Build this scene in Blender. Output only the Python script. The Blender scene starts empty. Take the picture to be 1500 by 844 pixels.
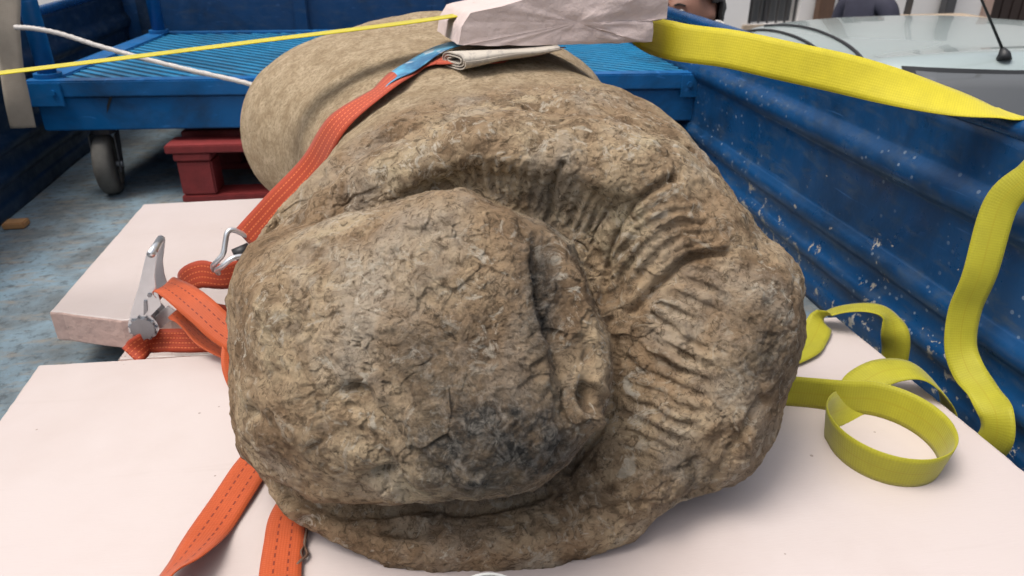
import bpy, bmesh, math, random
import numpy as np
from mathutils import Vector, Matrix
from mathutils.bvhtree import BVHTree
random.seed(7); rng = np.random.RandomState(11)
scene = bpy.context.scene
col = scene.collection

# ------------------------------------------------------------ camera
PITCH, YAW, FPX = math.radians(26.8), math.radians(9.36), 1083.0
CAM = np.array([0.0, 0.0, 0.75])
FW = np.array([math.sin(YAW)*math.cos(PITCH), math.cos(YAW)*math.cos(PITCH), -math.sin(PITCH)])
RT = np.array([math.cos(YAW), -math.sin(YAW), 0.0])
UP = np.cross(RT, FW)
cd = bpy.data.cameras.new('camera'); cam = bpy.data.objects.new('camera', cd); col.objects.link(cam)
cam.matrix_world = Matrix(((RT[0], UP[0], -FW[0], CAM[0]), (RT[1], UP[1], -FW[1], CAM[1]), (RT[2], UP[2], -FW[2], CAM[2]), (0, 0, 0, 1)))
cd.sensor_width = 36; cd.lens = FPX*36/1500; cd.clip_start = 0.02; cd.clip_end = 500
cd.dof.use_dof = True; cd.dof.focus_distance = 0.84; cd.dof.aperture_fstop = 10.0
scene.camera = cam

# ------------------------------------------------------------ light
SUN_DIR = np.array([-0.38, -0.10, 1.0]); SUN_DIR = SUN_DIR/np.linalg.norm(SUN_DIR)
w = bpy.data.worlds.new('World'); scene.world = w; w.use_nodes = True
nt = w.node_tree; bg = nt.nodes['Background']
sky = nt.nodes.new('ShaderNodeTexSky'); sky.sky_type = 'NISHITA'; sky.sun_disc = False
sky.sun_elevation = math.asin(SUN_DIR[2]); sky.sun_rotation = math.atan2(SUN_DIR[0], SUN_DIR[1])
sky.air_density = 1.0; sky.dust_density = 6.0; sky.ozone_density = 0.6; sky.altitude = 0
hs = nt.nodes.new('ShaderNodeHueSaturation'); hs.inputs['Saturation'].default_value = 0.45      # veiled, hazy sky
nt.links.new(sky.outputs[0], hs.inputs['Color']); nt.links.new(hs.outputs[0], bg.inputs[0]); bg.inputs[1].default_value = 0.14
sd = bpy.data.lights.new('sun', 'SUN'); sd.energy = 1.3; sd.angle = math.radians(28); sd.color = (1.0, 0.94, 0.86)
so = bpy.data.objects.new('sun', sd); col.objects.link(so)
so.rotation_euler = Vector(-SUN_DIR).to_track_quat('-Z', 'Y').to_euler()
vs = scene.view_settings; vs.view_transform = 'Standard'; vs.look = 'None'; vs.gamma = 1.0; vs.exposure = 0.55
vs.use_curve_mapping = False

# ------------------------------------------------------------ helpers
def ray(x, y): return FW + RT*(x-750)/FPX - UP*(y-422)/FPX
def at(x, y, /, **k):
    """point of the place seen in direction (x, y) of the photograph on a given world plane"""
    d = ray(x, y); (ax, v), = k.items()
    if ax == 'd': return CAM + d/np.linalg.norm(d)*v
    i = 'xyz'.index(ax); return CAM + d*(v-CAM[i])/d[i]
def proj(P):
    v = P-CAM; dz = v@FW
    return 750+FPX*(v@RT)/dz, 422-FPX*(v@UP)/dz
def nrm(v): v = np.asarray(v, float); return v/np.linalg.norm(v)

def tag(o, label=None, cat=None, group=None, kind=None, category=None):
    for k, v in (('label', label), ('category', cat or category), ('group', group), ('kind', kind)):
        if v: o[k] = v
    return o
def empty(name, loc=(0, 0, 0), **k):
    o = bpy.data.objects.new(name, None); col.objects.link(o); o.location = loc; o.empty_display_size = .05
    return tag(o, **k)
def mk(name, V, F, mat, parent=None, smooth=False, uv=None, **k):
    me = bpy.data.meshes.new(name); me.from_pydata([tuple(map(float, v)) for v in V], [], [tuple(f) for f in F])
    if uv is not None:
        l = me.uv_layers.new(name='UVMap')
        idx = np.empty(len(me.loops), np.int32); me.loops.foreach_get('vertex_index', idx)
        l.data.foreach_set('uv', np.asarray(uv, np.float32)[idx].ravel())
    me.materials.append(mat)
    if smooth: me.polygons.foreach_set('use_smooth', [True]*len(me.polygons))
    o = bpy.data.objects.new(name, me); col.objects.link(o)
    if parent:
        o.parent = parent; o.matrix_parent_inverse = Matrix.Translation(-Vector(parent.location))
    me.update(); return tag(o, **k)
class MB:
    def __init__(s): s.V = []; s.F = []
    def add(s, V, F):
        n = len(s.V); s.V += [np.array(v, float) for v in V]; s.F += [tuple(i+n for i in f) for f in F]; return s
    def box(s, lo, hi, M=None):
        lo = np.array(lo, float); hi = np.array(hi, float)
        V = [np.array([(lo, hi)[i & 1][0], (lo, hi)[i >> 1 & 1][1], (lo, hi)[i >> 2 & 1][2]]) for i in range(8)]
        if M is not None: V = [M(v) for v in V]
        return s.add(V, [(0, 2, 3, 1), (4, 5, 7, 6), (0, 1, 5, 4), (2, 6, 7, 3), (0, 4, 6, 2), (1, 3, 7, 5)])
    def prism(s, P, off):
        n = len(P); off = np.array(off, float); V = [np.array(p, float) for p in P]; V += [v+off for v in V]
        return s.add(V, [tuple(range(n))[::-1], tuple(range(n, 2*n))]+[(i, (i+1) % n, n+(i+1) % n, n+i) for i in range(n)])
    def tube(s, P, r, n=10, cap=True):
        P = [np.array(p, float) for p in P]; rr = r if hasattr(r, '__len__') else [r]*len(P); V = []; F = []; ref = None
        for i, p in enumerate(P):
            t = nrm(P[min(i+1, len(P)-1)]-P[max(i-1, 0)])
            if ref is None: ref = np.array([0, 0, 1.]) if abs(t[2]) < .9 else np.array([1., 0, 0])
            a = nrm(ref-t*(ref@t)); b = np.cross(t, a); ref = a
            V += [p+rr[i]*(a*math.cos(q)+b*math.sin(q)) for q in np.arange(n)*2*math.pi/n]
        for i in range(len(P)-1):
            F += [(i*n+j, i*n+(j+1) % n, (i+1)*n+(j+1) % n, (i+1)*n+j) for j in range(n)]
        if cap: F += [tuple(range(n))[::-1], tuple(range((len(P)-1)*n, len(P)*n))]
        return s.add(V, F)
    def build(s, name, mat, parent=None, smooth=False, bevel=0, sharp=0, **k):
        o = mk(name, s.V, s.F, mat, parent, smooth, **k)
        bm = bmesh.new(); bm.from_mesh(o.data); bmesh.ops.recalc_face_normals(bm, faces=bm.faces)
        if sharp:
            for ed in bm.edges: ed.smooth = not (len(ed.link_faces) == 2 and ed.calc_face_angle() > sharp)
        if bevel: bmesh.ops.bevel(bm, geom=list(bm.edges), offset=bevel, segments=2, affect='EDGES', clamp_overlap=True)
        bm.to_mesh(o.data); bm.free(); return o
def catmull(P, n=8):
    P = np.array(P, float); Q = np.vstack([2*P[0]-P[1], P, 2*P[-1]-P[-2]]); out = []
    for i in range(1, len(Q)-2):
        for t in np.arange(n)/n:
            a, b, c, d = Q[i-1:i+3]
            out.append(.5*((2*b)+(-a+c)*t+(2*a-5*b+4*c-d)*t*t+(-a+3*b-3*c+d)*t**3))
    out.append(P[-1]); return np.array(out)
def ribbon(name, S, width, mat, parent=None, thick=.0025, n=8, **k):
    """woven strap: S = list of (centre, side vector)"""
    C = catmull([s[0] for s in S], n); D = catmull([nrm(s[1]) for s in S], n)
    V = []; F = []; UV = []; L = 0; m = 6
    for i in range(len(C)):
        t = nrm(C[min(i+1, len(C)-1)]-C[max(i-1, 0)]); d = nrm(D[i]-t*(D[i]@t)); nn = np.cross(t, d)
        if i: L += np.linalg.norm(C[i]-C[i-1])
        for sgn in (1, -1):
            for j in range(m+1):
                q = (j/m-.5)*sgn; h = thick/2*(1 if 0 < j < m else .55)
                V.append(C[i]+d*q*width+nn*sgn*h); UV.append((q+.5, L))
    r = 2*(m+1)
    for i in range(len(C)-1):
        F += [(i*r+j, i*r+(j+1) % r, (i+1)*r+(j+1) % r, (i+1)*r+j) for j in range(r)]
    F += [tuple(range(r))[::-1], tuple(range((len(C)-1)*r, len(C)*r))]
    return mk(name, V, F, mat, parent, True, UV, **k)
def edge(a, b, ka, kb=None):
    A = at(*a, **ka); B = at(*b, **(kb or ka)); return ((A+B)/2, B-A)

# gradient noise
_p = rng.permutation(256); _p = np.concatenate([_p, _p, _p]); _g = rng.normal(size=(256, 3)); _g /= np.linalg.norm(_g, axis=1)[:, None]
def perlin(X):
    I = np.floor(X).astype(int); f = X-I; u = f*f*f*(f*(f*6-15)+10); I &= 255; r = 0
    for dx in (0, 1):
        for dy in (0, 1):
            for dz in (0, 1):
                h = _p[_p[_p[I[:, 0]+dx]+I[:, 1]+dy]+I[:, 2]+dz] & 255
                wgt = (u[:, 0] if dx else 1-u[:, 0])*(u[:, 1] if dy else 1-u[:, 1])*(u[:, 2] if dz else 1-u[:, 2])
                r = r+wgt*((f-np.array([dx, dy, dz]))*_g[h]).sum(1)
    return r*1.5
def fbm(X, o=4, ridged=False, gain=.5):
    r = 0; a = 1.; s = 1.
    for i in range(o):
        v = perlin(X*s+17.3*i); r = r+a*((1-2*np.abs(v)) if ridged else v); a *= gain; s *= 2.03
    return r
def sst(a, b, x): t = np.clip((x-a)/(b-a), 0, 1); return t*t*(3-2*t)
def sdf(P, Q):
    """signed distance of points P to closed polygon Q, positive inside"""
    Q = np.asarray(Q, float); best = np.full(len(P), 1e9); ins = np.zeros(len(P), bool)
    for a, b in zip(Q, np.roll(Q, -1, 0)):
        ab = b-a; t = np.clip(((P-a)@ab)/(ab@ab), 0, 1); best = np.minimum(best, np.linalg.norm(P-a-t[:, None]*ab, axis=1))
        c = ((a[1] > P[:, 1]) != (b[1] > P[:, 1])); ins ^= c & (P[:, 0] < (b[0]-a[0])*(P[:, 1]-a[1])/(b[1]-a[1]+1e-12)+a[0])
    return np.where(ins, best, -best)
def pdist(P, Q):
    Q = np.asarray(Q, float); best = np.full(len(P), 1e9)
    for a, b in zip(Q[:-1], Q[1:]):
        ab = b-a; t = np.clip(((P-a)@ab)/(ab@ab), 0, 1); best = np.minimum(best, np.linalg.norm(P-a-t[:, None]*ab, axis=1))
    return best

# ------------------------------------------------------------ materials
class NT:
    def __init__(s, name):
        s.m = bpy.data.materials.new(name); s.m.use_nodes = True; s.t = s.m.node_tree; s.b = s.t.nodes['Principled BSDF']
        s.tc = s.t.nodes.new('ShaderNodeTexCoord'); s.co = s.tc.outputs['Object']; s.uv = s.tc.outputs['UV']
    def n(s, typ, **k):
        o = s.t.nodes.new('ShaderNode'+typ)
        for a, v in k.items(): setattr(o, a, v)
        return o
    def put(s, sock, v):
        if isinstance(v, bpy.types.NodeSocket): s.t.links.new(v, sock)
        elif isinstance(v, (tuple, list)) and len(v) == 3 and sock.type == 'RGBA': sock.default_value = (*v, 1)
        elif sock.type == 'RGBA' and not hasattr(v, '__len__'): sock.default_value = (v, v, v, 1)
        else: sock.default_value = v
    def noise(s, scale, detail=4, rough=.55, dist=0, co=None, ridged=False):
        o = s.n('TexNoise'); o.inputs['Scale'].default_value = scale; o.inputs['Detail'].default_value = detail
        o.inputs['Roughness'].default_value = rough; o.inputs['Distortion'].default_value = dist
        s.put(o.inputs['Vector'], co or s.co); return o.outputs['Fac']
    def voro(s, scale, feat='F1', co=None, out='Distance', rnd=1):
        o = s.n('TexVoronoi', feature=feat); o.inputs['Scale'].default_value = scale; o.inputs['Randomness'].default_value = rnd
        s.put(o.inputs['Vector'], co or s.co); return o.outputs[out]
    def ramp(s, f, stops, interp='LINEAR'):
        o = s.n('ValToRGB'); cr = o.color_ramp; cr.interpolation = interp
        while len(cr.elements) < len(stops): cr.elements.new(.5)
        for e, (p, c) in zip(cr.elements, stops):
            e.position = p; e.color = (*c, 1) if hasattr(c, '__len__') else (c, c, c, 1)
        s.put(o.inputs[0], f); return o.outputs[0]
    def mix(s, f, a, b, mode='MIX'):
        o = s.n('MixRGB', blend_type=mode); s.put(o.inputs[0], f); s.put(o.inputs[1], a); s.put(o.inputs[2], b); return o.outputs[0]
    def math(s, op, a, b=0., c=None):
        o = s.n('Math', operation=op); s.put(o.inputs[0], a); s.put(o.inputs[1], b)
        if c is not None: s.put(o.inputs[2], c)
        return o.outputs[0]
    def attr(s, name): o = s.n('Attribute', attribute_name=name); return o.outputs['Fac']
    def scale(s, v, co=None):
        o = s.n('Mapping'); o.inputs['Scale'].default_value = v; s.put(o.inputs['Vector'], co or s.co); return o.outputs[0]
    def sep(s, co): o = s.n('SeparateXYZ'); s.put(o.inputs[0], co); return o.outputs
    def bump(s, h, strength=.5, dist=.01, prev=None):
        o = s.n('Bump'); o.inputs['Strength'].default_value = strength; o.inputs['Distance'].default_value = dist
        s.put(o.inputs['Height'], h)
        if prev is not None: s.put(o.inputs['Normal'], prev)
        s.t.links.new(o.outputs[0], s.b.inputs['Normal']); return o.outputs[0]
    def set(s, **k):
        for a, v in k.items():
            s.put(s.b.inputs[{'color': 'Base Color', 'rough': 'Roughness', 'metal': 'Metallic', 'spec': 'Specular IOR Level', 'coat': 'Coat Weight', 'trans': 'Transmission Weight', 'sheen': 'Sheen Weight'}[a]], v)
        return s
def plain(name, c, rough=.5, metal=0, var=.15, scale=12, bump=0.0, **k):
    t = NT(name); f = t.noise(scale, 5, .6)
    t.set(color=t.mix(f, tuple(x*(1-var) for x in c), tuple(min(1, x*(1+var)) for x in c)), rough=rough, metal=metal, **k)
    if bump: t.bump(t.noise(scale*8, 4), bump, .004)
    return t.m

def stone_mat():
    t = NT('weathered_stone'); co = t.co
    big = t.noise(5.5, 8, .62, .5)
    base = t.ramp(big, [(.30, (0.208, 0.133, 0.075)), (.45, (0.400, 0.275, 0.165)), (.58, (0.545, 0.411, 0.262)), (.72, (0.620, 0.527, 0.357))])
    mid = t.noise(22, 8, .7, .8)
    base = t.mix(t.ramp(mid, [(.40, .75), (.54, 0)]), base, (0.184, 0.117, 0.066))
    grey = t.noise(9, 6, .6, .3, t.scale((1.3, .8, 1.1)))
    base = t.mix(t.ramp(grey, [(.50, 0), (.68, .55)]), base, (0.546, 0.484, 0.397))
    fine = t.noise(90, 6, .75, 1.2)
    base = t.mix(t.ramp(fine, [(.38, .8), (.50, 0)]), base, (0.119, 0.082, 0.049))
    crust = t.noise(36, 9, .74, 1.6)
    cr = t.math('MULTIPLY', t.ramp(crust, [(.545, 0), (.60, .75), (.66, 1)]), t.ramp(t.noise(8, 4), [(.36, .2), (.6, 1)]))
    base = t.mix(cr, base, (.62, .55, .44))
    li = t.math('MULTIPLY', t.attr('lichen_shade'), t.ramp(t.noise(30, 8, .75), [(.36, .5), (.56, 1)]))  # mask holds the lichen stain and painted shading of the lump
    lich_shade = t.mix(t.ramp(t.noise(75, 7, .75, .8), [(.46, 0), (.66, 1)]), (.040, .037, .033), (.27, .245, .21))
    base = t.mix(li, base, lich_shade)
    # clay-covered smooth back of the body
    sm = t.mix(t.ramp(t.noise(26, 10, .8, .4), [(.38, 0), (.6, 1)]), (0.372, 0.271, 0.164), (.60, .475, .32))
    sm = t.mix(t.ramp(t.noise(150, 5, .75), [(.40, .65), (.52, 0)]), sm, (0.239, 0.170, 0.099))
    fac = t.math('SUBTRACT', 1.0, t.attr('rough'))
    base = t.mix(fac, base, sm)
    t.set(color=base, rough=.93, spec=.18)
    b = t.bump(t.noise(85, 10, .80, 2.6), .95, .0070)
    b = t.bump(t.noise(320, 5, .7, 1.2), .8, .0028, b)
    return t.m
def foam_mat(name='pink_foam', rough_face=False, cut=((.64, .40, .335), (.72, .52, .455))):
    t = NT(name)
    c = t.mix(t.noise(3.0, 4), (.50, .43, .412), (.535, .475, .455))
    if rough_face:
        c = t.mix(t.noise(30, 6, .6), *cut)
    sp = t.voro(26); spk = t.math('MULTIPLY', t.math('LESS_THAN', sp, t.math('MULTIPLY', t.noise(11, 2), .085)), t.math('GREATER_THAN', t.noise(7, 2), .48))
    c = t.mix(t.math('MULTIPLY', spk, .7), c, (.20, .15, .12))
    sc = t.noise(5, 5, .6, 0, t.scale((1.0, 16, 1)))
    c = t.mix(t.ramp(sc, [(.63, 0), (.76, .12)]), c, (.36, .29, .26))
    smg = t.noise(2.2, 6, .65)
    c = t.mix(t.ramp(smg, [(.46, 0), (.68, .40)]), c, (.42, .345, .31))
    t.set(color=c, rough=.36 if not rough_face else .85, spec=.35)
    b = t.bump(t.noise(3 if not rough_face else 45, 5, .6), .25 if not rough_face else .45, .008)
    b = t.bump(t.noise(70, 4, .6, 0, t.scale((1, 5, 1))), .12, .002, b)
    return t.m
def strap_mat(name, c, stitch=None, period=.0028):
    t = NT(name); u, v, _ = t.sep(t.uv)
    f = t.noise(40, 5, .65)
    base = t.mix(f, tuple(x*.78 for x in c), tuple(min(1, x*1.12) for x in c))
    base = t.mix(t.ramp(t.noise(9, 4), [(.5, 0), (.75, .35)]), base, tuple(x*.55 for x in c))
    weft = t.math('SINE', t.math('MULTIPLY', v, 2*math.pi/period))
    warp = t.math('SINE', t.math('MULTIPLY', u, 2*math.pi*14))
    wv = t.math('ADD', t.math('MULTIPLY', weft, .35), t.math('MULTIPLY', warp, .3))
    base = t.mix(t.math('MULTIPLY', t.math('ADD', weft, 1.0), .09), base, tuple(x*.5 for x in c))
    if stitch:
        rows, pl, duty, sc_ = stitch; tot = None
        for r in rows:
            near = t.math('LESS_THAN', t.math('ABSOLUTE', t.math('SUBTRACT', u, r)), .022)
            tot = near if tot is None else t.math('MAXIMUM', tot, near)
        if duty < 1:
            d = t.math('LESS_THAN', t.math('FRACT', t.math('MULTIPLY', v, 1/pl)), duty); tot = t.math('MULTIPLY', tot, d)
        base = t.mix(t.math('MULTIPLY', tot, .8), base, sc_)
    t.set(color=base, rough=.62, spec=.3, sheen=.15)
    t.bump(wv, .22, .0009); return t.m
def paint_mat(name, c, chips=0.0, rough=.35, dirt=.3, zfade=None):
    t = NT(name)
    base = t.mix(t.noise(4, 6, .6), tuple(x*.72 for x in c), tuple(x*1.25 for x in c))
    base = t.mix(t.ramp(t.noise(14, 6, .65, .4, t.scale((1, 1, 3))), [(.5, 0), (.72, dirt)]), base, (.06, .085, .11))
    base = t.mix(t.ramp(t.noise(2.6, 7, .7, .6), [(.50, 0), (.68, .65)]), base, (.006, .016, .034))
    sc = t.noise(16, 3, .6, .6, t.scale((1, .35, 4.5)))
    base = t.mix(t.ramp(sc, [(.66, 0), (.70, .30)]), base, tuple(min(1, x*2+.05) for x in c))
    rg = t.ramp(t.noise(20, 5), [(.3, max(.05, rough-.1)), (.7, rough+.15)])
    if chips:
        big = t.noise(7, 3, .5); f = t.noise(38, 7, .68, .3)
        z = t.sep(t.co)[2]
        low = t.ramp(z, [(.0, .19), (.12, .14), (.30, .075), (.42, 0.0)]) if zfade else chips
        th = t.math('SUBTRACT', .80, t.math('MULTIPLY', low, t.math('MULTIPLY', big, 2.6)))
        ch = t.ramp(t.math('SUBTRACT', f, th), [(0, 0), (.012, 1)])
        base = t.mix(ch, base, t.mix(t.noise(60, 3), (.16, .13, .10), (.42, .41, .38)))
        sp = t.math('MULTIPLY', t.math('LESS_THAN', t.voro(48), .16), t.ramp(t.noise(5, 4), [(.48, 0), (.6, 1)]))
        if zfade: sp = t.math('MULTIPLY', sp, t.ramp(z, [(.02, 1), (.36, .8), (.42, 0)]))
        base = t.mix(t.math('MULTIPLY', sp, .55), base, (.30, .36, .42))
        rg = t.mix(ch, rg, .85)
    t.set(color=base, rough=rg, spec=.45)
    b = t.bump(t.noise(6, 5, .6), .25, .012); t.bump(t.noise(60, 4), .12, .003, b); return t.m

M_stone = stone_mat()
M_foam = foam_mat(); M_foamcut = foam_mat('cut_pink_foam', True)
M_foamblk = foam_mat('pale_cut_pink_foam', True, ((.53, .42, .395), (.58, .49, .465)))
M_orange = strap_mat('orange_webbing', (.45, .075, .016), ((.33, .67), .011, .55, (.12, .01, .004)))
M_red = strap_mat('orange_red_webbing', (.37, .046, .014), ((.2, .4, .6, .8), .006, .6, (.62, .15, .05)))
M_yellow = strap_mat('yellow_webbing', (.35, .325, .016), ((.5,), .004, 1.0, (.30, .26, .01)), .0036)
M_ywide = strap_mat('yellow_wide_webbing', (.52, .44, .015), None, .0035)
M_beige = strap_mat('beige_webbing', (.36, .31, .25), None, .004)
M_wall = paint_mat('blue_truck_paint', (.004, .050, .15), 1, .34, .6, True)
M_head = paint_mat('dark_blue_panel_paint', (.004, .048, .15), 0, .42, .4)
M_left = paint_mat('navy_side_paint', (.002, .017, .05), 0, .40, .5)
M_rim = paint_mat('blue_rim_paint', (.004, .055, .17), 0, .26, .2)
M_cart = paint_mat('bright_blue_cart_paint', (.001, .095, .28), 0, .42, .12)
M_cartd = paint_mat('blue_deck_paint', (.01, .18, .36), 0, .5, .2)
def floor_mat():
    t = NT('worn_bed_floor')
    a = t.mix(t.ramp(t.noise(5, 7, .65, .3), [(.38, 0), (.62, 1)]), (.115, .135, .145), (.20, .29, .35))
    a = t.mix(t.ramp(t.noise(10, 6, .7, .2, t.scale((1, 3.5, 1))), [(.5, 0), (.66, .8)]), a, (.24, .21, .17))
    a = t.mix(t.ramp(t.noise(45, 5, .7), [(.36, .6), (.48, 0)]), a, (.05, .055, .06))
    t.set(color=a, rough=.62, spec=.3); t.bump(t.noise(40, 6, .7), .35, .004); return t.m
M_floor = floor_mat()
M_steel = plain('zinc_steel', (.68, .70, .72), .28, .8, .12, 60, .05)
M_dsteel = plain('dark_zinc_steel', (.30, .31, .33), .4, .9, .2, 60)
M_rubber = plain('black_rubber', (.018, .018, .02), .7, 0, .3, 30)
M_wheel = plain('worn_grey_tyre', (.10, .095, .085), .75, 0, .4, 40, .2)
M_pallet = plain('red_painted_wood', (.20, .022, .022), .65, 0, .45, 25, .25)
M_rope = plain('white_rope_fibre', (.56, .53, .50), .85, 0, .2, 150, .5)
M_black = plain('black_seal', (.012, .013, .015), .5)
M_carp = plain('silver_car_paint', (.33, .39, .385), .24, .25, .05, 3, coat=.6)
def glass_mat():
    t = NT('car_glass'); t.set(color=(.09, .095, .10), rough=.05, spec=.7, metal=0.0); return t.m
M_glass = glass_mat()
M_white = plain('white_rendered_wall', (.74, .72, .70), .85, 0, .05, 4, .2)
M_iron = plain('grey_iron', (.08, .08, .085), .6, .3, .2)
M_brown = plain('brown_wood', (.11, .062, .04), .6, 0, .3, 20)
M_dark = plain('dark_doorway_wood', (.028, .016, .013), .6, 0, .3, 20)
M_stonebg = plain('pale_cut_stone', (.38, .30, .22), .85, 0, .25, 15, .3)
M_skin = plain('skin', (.22, .105, .07), .5, 0, .12, 30)
M_hair = plain('dark_hair', (.018, .013, .011), .55, 0, .5, 200, .8)
M_navy = plain('navy_cloth', (.022, .022, .04), .85, 0, .3, 30, .3)
M_grey = plain('grey_cloth', (.12, .12, .13), .85, 0, .3, 30, .3)
M_eye = plain('eye_white', (.6, .58, .55), .25)
M_iris = plain('dark_iris', (.02, .012, .008), .2)
def paper_mat():
    t = NT('newsprint'); c = t.mix(t.noise(15, 4), (.40, .355, .30), (.50, .455, .39))
    pr = t.math('GREATER_THAN', t.noise(120, 3, .5, 0, t.scale((1, .25, 1))), .56)
    c = t.mix(t.math('MULTIPLY', pr, .35), c, (.2, .18, .17)); t.set(color=c, rough=.85); return t.m
M_paper = paper_mat()
def bluepage():
    t = NT('blue_printed_page'); c = t.mix(t.ramp(t.noise(14, 5, .6, .5), [(.42, 0), (.56, 1)]), (.03, .12, .24), (.10, .33, .50))
    c = t.mix(t.ramp(t.noise(30, 3), [(.6, 0), (.64, .8)]), c, (.45, .5, .52)); t.set(color=c, rough=.45); return t.m
M_bluepage = bluepage()
def asphalt():
    t = NT('street_paving'); t.set(color=t.mix(t.noise(8, 8, .7), (.09, .085, .08), (.2, .19, .175)), rough=.9); t.bump(t.noise(60, 5), .4, .01); return t.m
M_street = asphalt()

# ------------------------------------------------------------ street and truck
GZ = -1.10
mk('ground', [(-60, -60, GZ), (60, -60, GZ), (60, 60, GZ), (-60, 60, GZ)], [(0, 1, 2, 3)], M_street, kind='structure')

XL, XR, Y0, Y1 = -1.06, 0.872, -1.2, 3.5
truck = empty('flatbed_truck', (0, 1.1, GZ), label='blue open truck bed with ribbed, chipped side walls and worn grey floor', cat='truck')
MB().box((XL-.05, Y0, -.06), (XR+.05, Y1, 0)).build('bed_floor', M_floor, truck)
def side(name, prof, mat):
    """wall whose cross-section prof (x, z) runs along the bed"""
    ys = np.linspace(Y0, Y1, 60); n = len(prof); V = []; F = []
    for y in ys: V += [(x+.0015*math.sin(9*y+z*20), y, z) for x, z in prof]
    for i in range(len(ys)-1): F += [(i*n+j, i*n+(j+1) % n, (i+1)*n+(j+1) % n, (i+1)*n+j) for j in range(n)]
    F += [tuple(range(n))[::-1], tuple(range((len(ys)-1)*n, len(ys)*n))]
    b = MB(); b.add(V, F); return b.build(name, mat, truck, smooth=True)
def ribs(x0, s, pts):
    c = catmull([(x0+s*d, z) for d, z in pts], 4); return [tuple(q) for q in c]
inner = [(0, .001), (-.001, .035), (.004, .05), (.004, .075), (-.006, .09), (-.007, .105), (.002, .122), (.004, .15), (-.005, .165), (-.006, .182), (.002, .198),
         (.006, .215), (.006, .31), (.003, .325), (-.008, .338), (-.011, .352), (-.007, .368), (.003, .384), (.006, .40), (.006, .468)]
pr = ribs(XR, 1, inner)+[(XR+.03, .468), (XR+.05, .001)]
sw = side('side_wall', pr, M_wall)
rimR = MB(); rimR.tube([(XR+.016, y, .476) for y in np.linspace(Y0, Y1, 20)], .016, 14); ro = rimR.build('top_rail', M_rim, sw, smooth=True)
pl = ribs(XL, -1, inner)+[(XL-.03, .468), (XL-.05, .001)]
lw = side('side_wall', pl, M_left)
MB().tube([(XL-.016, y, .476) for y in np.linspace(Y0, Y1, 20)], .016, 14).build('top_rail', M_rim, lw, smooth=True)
hb = MB().box((XL-.05, Y1, -.06), (XR+.05, Y1+.05, .92)).build('headboard', M_head, truck, bevel=.006)
for x in (-.98, -.35, .25, .80):
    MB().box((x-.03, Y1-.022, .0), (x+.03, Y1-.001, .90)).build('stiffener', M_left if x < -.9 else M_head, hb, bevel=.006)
MB().box((XL+.08, Y0+.1, -.30), (XR-.08, Y1+.3, -.065)).build('chassis', M_black, truck, bevel=.02)
for y in (-.2, 3.0):
    for x, s in ((XL+.18, -1), (XR-.18, 1)):
        b = MB(); P = []
        b.tube([(x-.11, y, GZ+.40), (x-.09, y, GZ+.40), (x+.09, y, GZ+.40), (x+.11, y, GZ+.40)], [.34, .40, .40, .34], 28)
        wl = b.build('wheel', M_rubber, truck, smooth=False)
    MB().tube([(XL+.18, y, GZ+.40), (XR-.18, y, GZ+.40)], .05, 12).build('axle', M_black, truck, smooth=True)

# ------------------------------------------------------------ foam boards
def board(name, poly, z0, z1, label, seed=0, cut=.004):
    """foam board from a plan outline, with chipped edges"""
    r = np.random.RandomState(seed); P = []
    n = len(poly)
    for i in range(n):
        a = np.array(poly[i], float); b = np.array(poly[(i+1) % n], float); L = np.linalg.norm(b-a); m = max(2, int(L/.012))
        nn = np.array([b[1]-a[1], a[0]-b[0]])/L
        jt = r.normal(size=m)*cut*.35
        dent = np.where(r.rand(m) < .03, r.rand(m)*cut*1.5, 0)
        for j in range(m): P.append(a+(b-a)*j/m-nn*(abs(jt[j])*.5+dent[j])*(0 < j))
    P = np.array(P); k = len(P); c = P.mean(0)
    ring = lambda s, z: [(*(p-(p-c)/np.linalg.norm(p-c)*s), z) for p in P]
    R = [ring(.003, z0), ring(0, z0+.003), ring(.0, z1-.005), ring(.0015, z1-.0015), ring(.005, z1)]
    V = sum(R, []); F = []
    for q in range(len(R)-1): F += [(q*k+i, q*k+(i+1) % k, (q+1)*k+(i+1) % k, (q+1)*k+i) for i in range(k)]
    F += [tuple(range(k))[::-1], tuple(range((len(R)-1)*k, len(R)*k))]
    o = mk(name, V, F, M_foam, None, label=label, category=None); o['category'] = 'foam board'; o['group'] = 'pink foam boards under the stone'
    o.data.materials.append(M_foamcut)
    for p in o.data.polygons:
        if abs(p.normal.z) < .7: p.material_index = 1
    return o
ZF = .12
board('foam_board', [(-.56, .35), (.775, .30), (.748, 1.028), (.2, 1.055), (-.574, 1.088)], .06, ZF, 'large pale pink foam board directly under the carved stone head, coiled yellow strap on it', 1)
board('foam_board', [(-.53, .33), (.70, .33), (.69, .99), (-.42, 1.045)], .001, .0595, 'pink foam board lying on the truck floor beneath the large board', 2)
board('foam_board', [(-.625, 1.275), (-.49, 1.22), (.60, 1.12), (.62, 1.82), (-.612, 1.826)], .0595, .1195, 'pale pink foam board behind, with the ratchet buckle standing on its edge', 3)
board('foam_board', [(-.50, 1.19), (.55, 1.12), (.55, 1.75), (-.47, 1.75)], .001, .059, 'pink foam board on the truck floor under the board with the ratchet', 4)

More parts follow.
